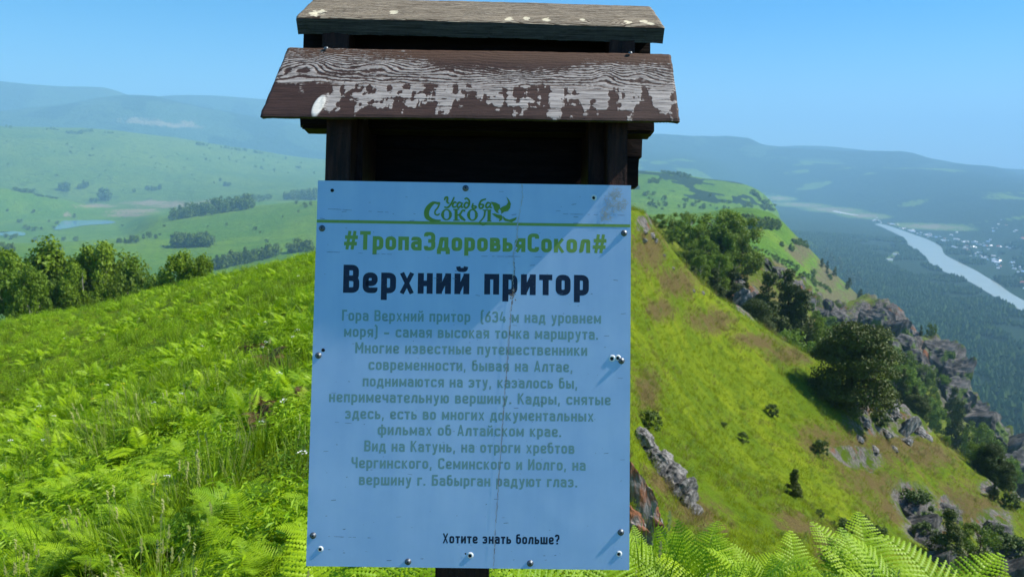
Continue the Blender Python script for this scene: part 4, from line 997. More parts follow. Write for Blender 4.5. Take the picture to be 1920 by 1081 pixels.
# trees behind the left meadow
G1 = 'trees behind the crest of the meadow'
for (k, u, vt, r, w_, lb) in [
    ('birch', -30, 474, 76, 1.0, 'birch at the very edge of the view beyond the meadow crest'),
    ('birch', 18, 482, 74, .9, 'broad drooping birch with pale twigs, leftmost full tree behind the meadow crest'),
    ('tall', 66, 460, 80, 1.3, 'tall bright green birch with a rounded top behind the meadow crest'),
    ('birch', 42, 500, 66, .8, 'lower birch standing in front of the tall bright green one'),
    ('round', 108, 492, 84, .7, 'dark broadleaf tree in the gap beside the tall bright birch'),
    ('birch', 132, 493, 80, .8, 'slim dark birch left of the highest crown in the row behind the meadow'),
    ('birch', 186, 464, 78, 1.0, 'highest dark green birch in the row behind the meadow crest'),
    ('birch', 160, 500, 70, .8, 'lower birch leaning against the highest one of the row'),
    ('round', 218, 477, 80, .8, 'rounded tree joined to the highest birch of the row'),
    ('tall', 250, 490, 74, 1.3, 'pointed birch at the end of the dense row behind the meadow'),
    ('round', 120, 520, 72, .7, 'low dark tree at the foot of the dense row'),
    ('round', 232, 510, 70, .7, 'low dark tree under the pointed birch'),
    ('bush', 292, 506, 64, .7, 'small pale green tree between the dense row and the lone round one'),
    ('birch', 352, 475, 60, 1.1, 'round crowned tree on the meadow edge apart from the row'),
    ('birch', 380, 486, 58, 1.0, 'yellowish green tree hugging the meadow slope beside the round crowned one'),
    ('round', 334, 490, 62, .7, 'dark tree half hidden behind the round crowned one'),
    ('bush', 312, 520, 60, .7, 'low bush between the pale tree and the round crowned one')]:
    tree_px(k, u, vt, r=r, width=w_ * .78, label=lb, group=G1)

# the far groves of the left valley, each tree its own object
def grove(pts, kind, group, label, rmin=600, jitter=4, hj=.25):
    for (u, vb, hpx) in pts:
        u2 = u + random.uniform(-jitter, jitter) * .4; vb2 = vb + random.uniform(-1, 1); hp = hpx * random.uniform(1 - hj, 1 + hj)
        tree_px(kind, u2, vb2 - hp, vbase=vb2, width=random.uniform(.8, 1.25), label=label, group=group, rmin=rmin)
def lerp_pts(u0, v0, u1, v1, n_, h0, h1, rows=((0, 0),)):
    out = []
    for du, dv in rows:
        for i in range(n_):
            f = (i + random.random() * .6) / n_; out.append((u0 + (u1 - u0) * f + du, v0 + (v1 - v0) * f + dv, h0 + (h1 - h0) * f))
    return out
grove(lerp_pts(322, 412, 474, 390, 22, 18, 22, ((0, 0), (5, -5))) + lerp_pts(455, 385, 505, 374, 7, 17, 13), 'far', 'trees of the long grove on the low hill', 'dark tree in the long slanting grove on the low green hill')
grove(lerp_pts(534, 374, 594, 376, 11, 13, 20, ((0, 0), (3, -3))), 'far', 'trees of the grove beside the board', 'dark tree in the grove far behind, next to the upper edge of the board')
grove(lerp_pts(326, 464, 396, 461, 12, 23, 20, ((0, 0), (2, -3))) , 'far', 'trees of the clump on the near green hill', 'dark tree in the compact clump on the green valley slope')
grove(lerp_pts(218, 455, 262, 456, 6, 9, 14) + [(270, 447, 11), (281, 446, 13), (294, 447, 8)], 'far', 'trees of the loose clump on the green slope', 'small dark tree in the loose clump on the green valley slope')
grove(lerp_pts(402, 506, 470, 492, 11, 22, 26) + lerp_pts(474, 490, 520, 480, 6, 20, 24) + lerp_pts(538, 474, 584, 470, 7, 16, 26), 'far', 'trees lining the valley behind the crest', 'dark tree in the line peeping over the bright meadow crest')
grove(lerp_pts(0, 474, 30, 472, 6, 17, 16) + [(92, 475, 15), (102, 476, 18), (112, 474, 16), (118, 473, 10)], 'far', 'trees over the birch tops', 'dark tree in the valley just above the birch tops')
grove([(120, 358, 14), (126, 358, 15), (150, 354, 9), (157, 354, 18), (162, 352, 16), (192, 374, 14), (198, 376, 22), (204, 377, 14), (172, 379, 8), (180, 380, 8), (277, 357, 8), (284, 357, 12), (290, 357, 10), (300, 356, 10), (252, 361, 8), (402, 344, 7), (413, 341, 8), (421, 349, 8), (429, 349, 8)], 'far', 'lone trees on the big green hill', 'small lone tree on the wide green hill beyond the pond', jitter=1)
grove(lerp_pts(28, 358, 66, 362, 12, 7, 9) + lerp_pts(66, 365, 110, 374, 12, 4, 4), 'farbush', 'hedge of trees over the knoll', 'tiny dark tree in the hedge running over the knoll')
grove([(64, 398, 7), (14, 395, 5), (38, 418, 9), (92, 416, 5), (100, 428, 6), (48, 428, 8), (55, 430, 8), (66, 432, 9), (78, 430, 7), (30, 446, 10), (22, 448, 9), (12, 446, 8), (120, 450, 8), (143, 451, 9), (87, 454, 9), (66, 452, 9), (108, 420, 6), (140, 404, 5), (140, 409, 6), (230, 424, 5), (308, 424, 5), (425, 423, 5), (478, 431, 8), (488, 436, 5), (300, 441, 5), (307, 464, 5), (240, 486, 8), (500, 455, 6), (556, 383, 8), (572, 388, 10), (582, 386, 8), (560, 398, 6), (206, 488, 5), (108, 486, 8), (530, 408, 5), (390, 426, 4)], 'farbush', 'scattered shrubs of the valley', 'tiny dark shrub dotted on the green valley pasture', jitter=1, hj=.15)
rs_ = random.Random(3)
sp = [(rs_.uniform(380, 590), 0) for _ in range(30)]
grove([(u, 268 + (u - 380) * .17 + rs_.uniform(0, 34), rs_.uniform(2.5, 5)) for u, _ in sp] + [(rs_.uniform(0, 560), rs_.uniform(262, 345), rs_.uniform(2, 4)) for _ in range(28)], 'farbush', 'shrubs on the big green hill', 'speck of a shrub on the wide green hill', jitter=1)
grove(lerp_pts(88, 243, 112, 244, 5, 4, 3) + lerp_pts(150, 246, 175, 248, 6, 5, 6) + lerp_pts(124, 250, 156, 252, 7, 5, 6) + lerp_pts(195, 250, 215, 251, 4, 4, 4) + lerp_pts(370, 272, 392, 274, 5, 6, 5) + lerp_pts(415, 278, 466, 284, 9, 5, 5) + lerp_pts(475, 286, 497, 289, 4, 5, 5) + [(12, 238, 6), (20, 239, 6)], 'farbush', 'woods on the hill crest', 'faint blue tree on the crest of the wide green hill', jitter=2)

# right side: birches over the rocky crest
G2 = 'leafy trees above the rocky crest'
RB = [('round', 1203, 398, 132, .7, 'small leafy tree touching the upper right edge of the board'), ('birch', 1240, 402, 140, 1.1, 'leafy tree nearest to the board on the rocky crest'),
      ('round', 1283, 398, 146, .9, 'leafy tree with a flat dark top behind the rocky crest'), ('birch', 1262, 425, 128, 1.1, 'yellow green tree on the rim of the rocky crest'),
      ('round', 1312, 425, 138, .8, 'mid green tree in the middle of the leafy group'), ('birch', 1348, 396, 142, 1.3, 'tallest broad leafy tree of the group, standing against the far green hill'),
      ('round', 1384, 406, 140, .9, 'round leafy tree at the outer end of the group'), ('birch', 1330, 445, 128, 1.0, 'leafy tree below the tallest broad one'),
      ('round', 1290, 455, 120, .8, 'leafy tree low on the rim of the rocky crest'), ('tall', 1372, 440, 134, 1.2, 'narrow dark tree in front of the outer round one'),
      ('round', 1356, 470, 130, .7, 'low leafy tree under the tallest broad one'), ('birch', 1318, 480, 114, .9, 'lower leafy tree behind the grass rim'), ('conifer', 1340, 505, 112, 1.0, 'dark pine behind the grass rim below the leafy group'), ('round', 1232, 440, 120, .6, 'low tree close behind the stony rim near the board'),
      ('conifer', 1372, 500, 122, 1.2, 'dark pine at the foot of the leafy group'), ('conifer', 1300, 500, 108, 1.2, 'dark pine peeping over the grass rim'), ('round', 1272, 470, 112, .7, 'leafy tree half sunk behind the grass rim'), ('round', 1222, 405, 126, .8, 'leafy tree between the board and the stony rim trees'), ('birch', 1300, 408, 136, 1.0, 'leafy tree filling the middle of the row above the rim'),
      ('round', 1250, 432, 118, .8, 'leafy tree low over the stony rim'), ('birch', 1362, 420, 138, 1.1, 'leafy tree joined to the tallest broad one'), ('round', 1395, 430, 136, .7, 'lower leafy tree at the outer end'), ('birch', 1345, 480, 120, 1.0, 'shaded leafy tree under the group')]
for (k, u, vt, r, w_, lb) in RB: tree_px(k, u, vt, r=r, width=w_ * 1.2, label=lb, group=G2)
G3 = 'pines behind the grass ridge'
for (k, u, vt, r, w_, lb) in [('conifer', 1446, 516, 118, 1.15, 'tall dark pine, the bulkier of the pair behind the grass ridge'), ('conifer', 1478, 510, 122, .95, 'tall slender dark pine, right one of the pair behind the grass ridge'),
      ('pine', 1416, 562, 110, .8, 'low dark pine left of the tall pair'), ('conifer', 1508, 548, 122, 1.2, 'shorter dark pine right of the tall pair'), ('conifer', 1398, 520, 124, 1.0, 'thin pine beside the pale crag'),
      ('bush', 1498, 604, 104, .8, 'pale green bushy tree between the pines and the big dark pine'), ('bush', 1478, 618, 100, .7, 'small pale bush at the foot of the pale green tree'), ('round', 1535, 596, 122, .6, 'leafy tree behind the big dark pine'),
      ('bush', 1430, 640, 108, .7, 'bush poking over the ridge under the low pine')]:
    tree_px(k, u, vt, r=r, width=w_, label=lb, group=G3)
tree_px('pine', 1600, 602, vbase=758, width=.92, label='big round dark pine on the ridge casting a deep shadow on the grass')
G4 = 'trees in the gully below the big pine'
for (k, u, vt, vb, w_, lb) in [('conifer', 1718, 692, 770, .9, 'dark conifer in the gully behind the pale rocks'), ('pine', 1712, 738, 790, .9, 'round dark pine over the stony slope'), ('bush', 1752, 758, 812, .7, 'bright green bush in the gully'),
      ('bush', 1735, 800, 838, .8, 'bright green bush nearer the ridge edge'), ('conifer', 1790, 752, 838, .8, 'tall dark conifer in the gully under the red cliff'), ('round', 1826, 790, 870, .7, 'dark leafy tree below the tall gully conifer'),
      ('pine', 1850, 830, 905, .8, 'dark spreading pine behind the outer ridge'), ('pine', 1878, 862, 930, .7, 'dark pine close to the picture edge behind the ridge'), ('bush', 1772, 815, 850, .7, 'small light bush on the gully side'), ('conifer', 1660, 620, 690, .8, 'conifer on the far rocky spur behind the big pine'),
      ('round', 1690, 655, 715, .7, 'dark tree clinging to the spur cliff'), ('bush', 1640, 640, 690, .7, 'bush between the big pine and the spur cliff'), ('round', 1745, 605, 632, .7, 'tree on top of the farthest spur'), ('conifer', 1725, 610, 630, .8, 'small conifer on top of the farthest spur'), ('bush', 1700, 725, 760, .8, 'leafy bush in the gully bottom'), ('bush', 1768, 700, 735, .7, 'green bush on the spur side')]:
    tree_px(k, u, vt, vbase=vb, width=w_, label=lb, group=G4, rmin=92)
G5 = 'shrubs on the steep grass slope'
for (k, u, vt, vb, w_, lb) in [('shrub', 1447, 757, 780, 1.0, 'small dark shrub on the grass below the deep shadow'), ('shrub', 1391, 808, 829, 1.0, 'small dark shrub in the middle of the steep grass'), ('shrub', 1536, 822, 850, 1.0, 'round dark shrub beside the stony patch'),
      ('conifer', 1487, 880, 930, 1.1, 'little dark conifer alone on the steep grass'), ('shrub', 1578, 968, 1000, 1.1, 'dark shrub low on the steep grass beside the crag'), ('shrub', 1537, 955, 970, 1.2, 'tiny dark shrub near the edge of the nearer slope'), ('shrub', 1562, 1020, 1062, .9, 'dark bush on the brink at the bottom, over the ferns'),
      ('shrub', 1357, 790, 800, 1.2, 'tiny shrub on the steep grass'), ('shrub', 1215, 768, 803, 1.2, 'dark green bush beside the board above the grey rock'), ('conifer', 1770, 955, 1050, 1.2, 'dark bushy tree below the crags at the bottom'), ('round', 1825, 985, 1075, 1.0, 'dark leafy tree at the foot of the crags'), ('shrub', 1708, 915, 965, 1.2, 'dark shrub rooted on the black crag'),
      ('shrub', 1735, 975, 1010, 1.2, 'green shrub in the shade of the crag'), ('shrub', 1650, 770, 800, 1.2, 'dark shrub hanging over the pale rock'), ('conifer', 1862, 895, 935, .7, 'small bare conifer on the ridge edge'), ('shrub', 1893, 920, 952, 1.0, 'small shrub on the ridge close to the picture edge'),
      ('shrub', 1640, 985, 1020, 1.2, 'low shrub in the hollow under the stony slope'), ('shrub', 1612, 960, 985, 1.2, 'low shrub above the hollow'), ('shrub', 1868, 985, 1030, 1.1, 'dark shrub on the lower crag'), ('shrub', 1905, 1000, 1060, 1.1, 'dark shrub at the edge of the lower crag')]:
    tree_px(k, u, vt, vbase=vb, width=w_, label=lb, group=G5)
rg_ = random.Random(31)
for i in range(34):
    f = rg_.random(); u = 1655 + f * 235 + rg_.uniform(-25, 15); vb = 690 + f * 205 + rg_.uniform(-20, 45); hp = rg_.uniform(34, 62)
    tree_px(rg_.choice(('conifer', 'conifer', 'round', 'bush')), u, vb - hp, vbase=vb, width=rg_.uniform(.7, 1.0), label='dark tree among those covering the gully side under the cliffs', group='trees covering the gully side', rmin=92)
for i in range(16):
    u = 1430 + rg_.random() * 150; vb = 560 + (u - 1430) * .5 + rg_.uniform(0, 60)
    tree_px(rg_.choice(('conifer', 'bush')), u, vb - rg_.uniform(26, 46), vbase=vb, width=.8, label='small tree among those filling the gully behind the pale green tree', group='trees filling the pine gully', rmin=92)
# middle distance right
grove(lerp_pts(1388, 428, 1460, 432, 16, 20, 16, ((0, 0), (3, -5))), 'far', 'trees of the small wood on the saddle', 'dark tree in the small wood on the grassy saddle', rmin=420)
grove([(1410, 436, 16), (1414, 437, 15), (1467, 462, 10), (1484, 471, 14), (1481, 470, 12), (1492, 458, 8), (1502, 452, 6), (1525, 515, 10), (1440, 500, 12)], 'far', 'lone trees on the saddle meadow', 'lone dark tree on the bright saddle meadow', rmin=300)
grove(lerp_pts(1408, 462, 1500, 505, 18, 5, 7, ((0, 0),)) + lerp_pts(1440, 478, 1550, 540, 14, 5, 8, ((0, 0), (10, 10))) + [(random.uniform(1480, 1580), random.uniform(510, 550), 8) for _ in range(10)], 'farbush', 'bushes on the terraces of the saddle', 'small bush on the terraced green slope beyond the crag', rmin=340)
grove(lerp_pts(1488, 456, 1530, 470, 12, 8, 8, ((0, 0), (2, -4))), 'farbush', 'bushes on the rim above the river valley', 'small bush on the rim above the river valley', rmin=420)
grove([(random.uniform(1545, 1640), 0, random.uniform(14, 22)) for _ in range(0)], 'farcon', '', '')
gs = []
for i in range(60):
    f = random.random(); gs.append((1545 + f * 85 + random.uniform(-8, 12), 478 + f * 78 + random.uniform(0, 26), random.uniform(12, 20)))
grove(gs, 'farcon', 'conifers on the shaded flank over the valley', 'dark conifer on the steep flank over the river valley', rmin=420)
gs = [(random.uniform(1210, 1370), 395 - abs(random.gauss(0, 14)), random.uniform(5, 9)) for _ in range(34)] + [(random.uniform(1370, 1455), 396 - abs(random.gauss(0, 8)), 8) for _ in range(14)] + lerp_pts(1240, 324, 1295, 333, 14, 6, 8) + lerp_pts(1410, 362, 1450, 398, 16, 8, 9) + [(random.uniform(1215, 1240), random.uniform(335, 345), 8) for _ in range(8)]
grove(gs, 'farbush', 'woods on the far grassy hill', 'hazy blue tree on the far grassy hill above the river', rmin=1300)

# ------------------------------------------------------------------ forest on the floor of the big valley
def in_river(X, Y, pad=0):
    poly = [on_plane(u, v, -328.6)[:2] for u, v in RIV]; ins = np.zeros(len(X), bool); j = len(poly) - 1
    for i in range(len(poly)):
        xi, yi = poly[i]; xj, yj = poly[j]
        c_ = ((yi > Y) != (yj > Y)) & (X < (xj - xi) * (Y - yi) / (yj - yi + 1e-12) + xi); ins ^= c_; j = i
    return ins
def grid_lookup(arr, X, Y):
    a = np.arctan2(X, Y); r = np.hypot(X, Y); i = np.clip(np.searchsorted(AZ, a), 1, A - 1); out = np.zeros(len(X))
    for ii in np.unique(i):
        m = i == ii; out[m] = np.interp(r[m], Rg[ii], arr[ii])
    return out
N = 60000
a = np.radians(RNG.uniform(13, 42, N)); r = np.sqrt(RNG.uniform(560.0 ** 2, 3600.0 ** 2, N))
X, Y = r * np.sin(a), r * np.cos(a)
Zf = grid_lookup(Zg, X, Y); ok = (Zf < -300) & ~in_river(X, Y) & ~in_river(X + 10, Y) & ~in_river(X - 10, Y)
VC = on_plane(1800, 452, -330); 
village_n = vnoise(X / 240, Y / 240, 77); uu = X / Y
rr_ = np.hypot(X, Y)
far_bank = (rr_ > np.interp(uu, [.42, .47, .52, .60, .66, .72], [4200, 3300, 2650, 2100, 1800, 1600]))
ok &= ~(far_bank & (vnoise(X / 90, Y / 90, 78) > .42))
ok &= grid_lookup(FARF, X, Y) < .4
ok &= vnoise(X / 60, Y / 60, 79) > .16
X, Y, Zf = X[ok], Y[ok], Zf[ok]; n_ = len(X)
hgt = RNG.uniform(8, 17, n_); wid = hgt * RNG.uniform(.26, .42, n_)
ang = np.arange(5) * 2 * math.pi / 5
base = np.stack([np.cos(ang), np.sin(ang)], 1); th = RNG.uniform(0, 6.28, n_)
ca, sa = np.cos(th), np.sin(th)
ring = np.stack([base[None, :, 0] * ca[:, None] - base[None, :, 1] * sa[:, None], base[None, :, 0] * sa[:, None] + base[None, :, 1] * ca[:, None]], -1) * wid[:, None, None] * RNG.uniform(.75, 1.2, (n_, 5, 1))
V = np.zeros((n_, 7, 3)); V[:, :5, 0] = X[:, None] + ring[..., 0]; V[:, :5, 1] = Y[:, None] + ring[..., 1]; V[:, :5, 2] = (Zf + hgt * .45)[:, None] + RNG.uniform(-.08, .08, (n_, 5)) * hgt[:, None]
V[:, 5] = np.stack([X, Y, Zf + hgt], 1); V[:, 6] = np.stack([X, Y, Zf - 1], 1)
k = np.arange(5); tt = np.concatenate([np.stack([k, (k + 1) % 5, np.full(5, 5)], 1), np.stack([(k + 1) % 5, k, np.full(5, 6)], 1)])
T = (np.arange(n_) * 7)[:, None, None] + tt[None]
t = NT('valley_forest'); o = t.obj()
fm = t.done(t.pbr(t.mix(t.ramp(t.noise(.018, 5, .7, o), .3, .7), (.018, .042, .014), (.055, .10, .022)), .9, .1))
me = mesh_np('forest', V.reshape(-1, 3), tris=T.reshape(-1, 3), mats=[fm]); tag(link('forest', me), kind='stuff')

# ------------------------------------------------------------------ village over the river
WALL = [flat_mat('white_wall', (.8, .8, .78)), flat_mat('cream_wall', (.7, .62, .5)), flat_mat('timber_wall', (.4, .27, .18))]
ROOF = [flat_mat('pale_metal_roof', (.75, .77, .8), .35, .5, .3), flat_mat('red_roof', (.45, .12, .08)), flat_mat('grey_roof', (.4, .42, .45)), flat_mat('blue_roof', (.2, .35, .6))]
def house_mesh(wl_, rf):
    w, d, h, p = 5.5, 4.2, 3.2, 2.4
    V = [(-w, -d, 0), (w, -d, 0), (w, d, 0), (-w, d, 0), (-w, -d, h), (w, -d, h), (w, d, h), (-w, d, h), (-w, 0, h + p), (w, 0, h + p),
         (-w - .4, -d - .5, h - .25), (w + .4, -d - .5, h - .25), (w + .4, 0, h + p + .1), (-w - .4, 0, h + p + .1), (w + .4, d + .5, h - .25), (-w - .4, d + .5, h - .25)]
    Q = [(0, 1, 5, 4), (1, 2, 6, 5), (2, 3, 7, 6), (3, 0, 4, 7), (10, 11, 12, 13), (13, 12, 14, 15)]; T_ = [(4, 8, 7), (5, 6, 9)]
    return mesh_np('house', V, quads=Q, tris=T_, mats=[wl_, rf], midx=[0, 0, 0, 0, 1, 1, 0, 0])
HM = [house_mesh(WALL[i % 3], ROOF[(i * 3 + i // 3) % 4]) for i in range(7)]
rh = random.Random(9)
hpos = []
for (u0, v0, u1, v1, n_, sp_) in [(1640, 412, 1760, 448, 30, 3), (1740, 440, 1900, 470, 34, 6), (1800, 462, 1920, 510, 40, 9), (1765, 455, 1850, 480, 20, 5), (1860, 440, 1960, 470, 14, 6), (1900, 520, 1960, 560, 8, 6)]:
    for i in range(n_):
        f = rh.random(); u, v = u0 + (u1 - u0) * f + rh.gauss(0, sp_), v0 + (v1 - v0) * f + rh.gauss(0, sp_ * .6)
        p_ = on_plane(u, v, -330)
        if in_river(np.array([p_[0]]), np.array([p_[1]]))[0]: continue
        hpos.append((p_, 0.75 + 1.6 * rh.random() ** 6))
for u, v in ((1680, 478), (1668, 488), (1574, 400), (1640, 413)): hpos.append((on_plane(u, v, -330), 1.6))
for i, (p_, s_) in enumerate(hpos):
    o_ = bpy.data.objects.new('house', HM[rh.choice((0, 0, 0, 1, 2, 3, 4, 5, 6))]); C.objects.link(o_); o_.location = (p_[0], p_[1], ground_z(p_[0], p_[1]) - .5)
    o_.scale = (s_, s_, s_ ** .5); o_.rotation_euler = (0, 0, rh.uniform(0, 3.14))
    tag(o_, 'tiny pale house of the hazy village beyond the river', 'house', 'houses of the village beyond the river')

# ------------------------------------------------------------------ rocks
t = NT('crag_rock'); o = t.obj()
n1 = t.noise(1.6, 6, .7, t.scale(o, (1, 1, .5))); n2 = t.noise(6, 5, .7, o); n3 = t.noise(1.1, 3, .6, o)
rcol = t.mix(t.ramp(n1, .35, .65), (.03, .03, .03), (.17, .16, .155)); rcol = t.mix(t.ramp(n2, .55, .75), rcol, (.05, .05, .045))
rock_m = t.done(t.pbr(t.mix(t.ramp(n3, .50, .60), rcol, (.07, .11, .02)), .9, .2, normal=t.bump(n2, .9, .08)))
t = NT('lichen_rock'); o = t.obj()
n1 = t.noise(1.6, 6, .7, t.scale(o, (1, 1, .5))); n2 = t.noise(5, 5, .7, o); n3 = t.noise(1.3, 4, .6, o)
rcol = t.mix(t.ramp(n1, .35, .65), (.09, .085, .085), (.36, .34, .34))
z_ = t.n('ShaderNodeSeparateXYZ'); t.set(z_.inputs[0], o)
rcol = t.mix(t.ramp(t.math('ADD', t.math('MULTIPLY', z_.outputs[2], .35), n3), .55, .72), rcol, (.27, .115, .06))
lich_m = t.done(t.pbr(rcol, .9, .2, normal=t.bump(n2, .9, .06)))
def rock_mesh(seed, mat, sub=4):
    bm = bmesh.new(); bmesh.ops.create_icosphere(bm, subdivisions=sub, radius=1); rg = np.random.default_rng(seed)
    V = np.array([v.co[:] for v in bm.verts])
    for _ in range(16):
        d = rg.normal(size=3); d /= np.linalg.norm(d); c_ = rg.uniform(.45, .85); s_ = V @ d; m = s_ > c_
        V[m] -= np.outer(s_[m] - c_, d)
    n_ = fbm(V[:, 0] * 2.3 + seed, V[:, 1] * 2.3 + V[:, 2] * 1.7, 5, seed, True) - .6; V *= (1 + .38 * n_)[:, None]
    n_ = fbm(V[:, 0] * 7 + seed, V[:, 2] * 7 + V[:, 1] * 5, 3, seed + 4) - .5; V *= (1 + .14 * n_)[:, None]
    for v, c_ in zip(bm.verts, V): v.co = Vector(c_)
    me = bpy.data.meshes.new('rock'); me.materials.append(mat); bm.to_mesh(me); bm.free(); return me
t = NT('pale_crag'); o = t.obj(); pn1 = t.noise(2.2, 6, .75, t.scale(o, (1, 1, .4))); pn2 = t.noise(7, 5, .7, o)
pale_m = t.done(t.pbr(t.mix(t.ramp(pn2, .55, .7), t.mix(t.ramp(pn1, .38, .62), (.05, .05, .05), (.32, .305, .29)), (.05, .06, .03)), .9, .2, normal=t.bump(pn2, .9, .08)))
RP = [rock_mesh(400 + i, pale_m) for i in range(4)]
RK = [rock_mesh(200 + i, rock_m) for i in range(5)]; RL = [rock_mesh(300 + i, lich_m) for i in range(3)]
rr = random.Random(21)
ORD = 'topmost second third fourth fifth sixth seventh eighth ninth tenth eleventh twelfth thirteenth fourteenth fifteenth sixteenth seventeenth eighteenth nineteenth twentieth'.split()
def down(l): return [(ORD[i],) + p for i, p in enumerate(sorted(l, key=lambda p: p[1]))]
def rock(u, v, wpx, hpx, label, group, lich=False, lean=0.0, rmin=0):
    h = hit(u, v + hpx * .35, rmin)
    if h is None: return
    d = np.linalg.norm(h - EYE); k_ = d / FPX
    o_ = bpy.data.objects.new('rock', rr.choice(RL if lich else RP if ('pale' in label or 'jagged' in label) else RK)); C.objects.link(o_)
    o_.location = (h[0], h[1], ground_z(h[0], h[1]) - hpx * k_ * (.12 if not lich else -.15)); big = 1.5 if lich else 1.5
    o_.scale = (wpx * k_ * .6 * big, wpx * k_ * .55 * big, hpx * k_ * .66 * big)
    o_.rotation_euler = (rr.uniform(-.2, .2), lean, rr.uniform(-.4, .4)); tag(o_, label, 'rock', group)
rock(1196, 925, 40, 96, 'tall dark rock with an orange lichen cap beside the board', 'lichen rocks beside the board', True)
rock(1224, 975, 34, 66, 'shorter orange topped rock at the foot of the tall lichen rock', 'lichen rocks beside the board', True)
rock(1190, 985, 40, 60, 'dark rock half hidden by the board edge near the ferns', 'lichen rocks beside the board', True)
for (od, u, v, w_, h_) in down(((1200, 815, 30, 26), (1215, 835, 34, 36), (1235, 862, 40, 44), (1252, 885, 38, 44), (1268, 908, 36, 42), (1283, 930, 28, 30), (1300, 952, 20, 18), (1222, 850, 30, 30))):
    rock(u, v, w_, h_, 'jagged grey boulder, %s down the rib of rock below the board edge' % od, 'grey rib of rock below the board', lean=.7)
for (od, u, v, w_, h_) in down(((1208, 432, 12, 8), (1222, 440, 12, 9), (1228, 452, 7, 8), (1206, 452, 9, 7), (1262, 500, 6, 5), (1300, 545, 6, 5), (1318, 548, 7, 6), (1244, 480, 5, 4))):
    rock(u, v, w_, h_, 'small pale stone, %s down the dry top of the grass ridge' % od, 'stones on the dry ridge top')
for (od, u, v, w_, h_) in down(((1386, 560, 26, 40), (1396, 580, 22, 34), (1376, 590, 18, 24), (1404, 560, 16, 26), (1390, 530, 16, 16), (1346, 522, 10, 12), (1352, 538, 8, 10))):
    rock(u, v, w_, h_, 'pale grey crag face among the pines, %s from above' % od, 'pale crag among the pines', lean=.2, rmin=92)
for (od, u, v, w_, h_) in down(((1644, 742, 26, 22), (1660, 750, 26, 24), (1674, 762, 20, 18), (1630, 752, 18, 14), (1692, 800, 16, 34), (1704, 792, 20, 22), (1724, 806, 18, 16), (1650, 775, 24, 12), (1622, 790, 18, 10), (1660, 812, 16, 10), (1740, 818, 14, 10), (1700, 826, 16, 10), (1612, 820, 14, 8), (1640, 840, 14, 8), (1676, 838, 12, 8))):
    rock(u, v, w_, h_, 'pale weathered stone below the big dark pine, %s down the slope' % od, 'pale stones below the big pine', lean=.5)
for (od, u, v, w_, h_) in down(((1702, 945, 40, 44), (1722, 975, 44, 52), (1745, 1000, 44, 54), (1778, 950, 26, 36), (1790, 965, 18, 20), (1855, 915, 14, 20), (1866, 985, 36, 46), (1884, 1025, 40, 56), (1905, 1060, 40, 56), (1760, 1040, 36, 40))):
    rock(u, v, w_, h_, 'dark crag of the lower slope over the ferns, %s from above' % od, 'dark crags of the lower slope', lean=.5)
for (od, u, v, w_, h_) in down(((1440, 492, 20, 12), (1456, 504, 22, 18), (1474, 520, 24, 22), (1490, 545, 22, 20), (1512, 560, 22, 20), (1536, 585, 24, 24), (1552, 570, 18, 16), (1578, 588, 26, 24), (1592, 600, 14, 22))):
    rock(u, v, w_, h_, 'bluish crag beyond the pine gully, %s going down its rim' % od, 'bluish crags beyond the gully', rmin=140, lean=.6)
for (od, u, v, w_, h_) in down(((1628, 590, 30, 34), (1655, 600, 34, 40), (1680, 606, 30, 34), (1632, 625, 24, 36), (1700, 632, 26, 30), (1712, 655, 26, 34), (1756, 650, 26, 30), (1772, 668, 26, 40), (1786, 690, 22, 40), (1780, 722, 26, 30), (1800, 742, 24, 26), (1818, 765, 22, 26), (1842, 780, 30, 22), (1862, 800, 30, 26), (1884, 830, 28, 36), (1902, 862, 26, 40), (1912, 900, 26, 46), (1668, 640, 24, 30), (1730, 690, 24, 26))):
    if u > 1735: w_, h_ = w_ * 1.45, h_ * 1.5
    rock(u, v, w_, h_, 'reddish grey cliff block, %s going down the spur over the valley' % od, 'cliff blocks of the spur', rmin=150, lean=.5)

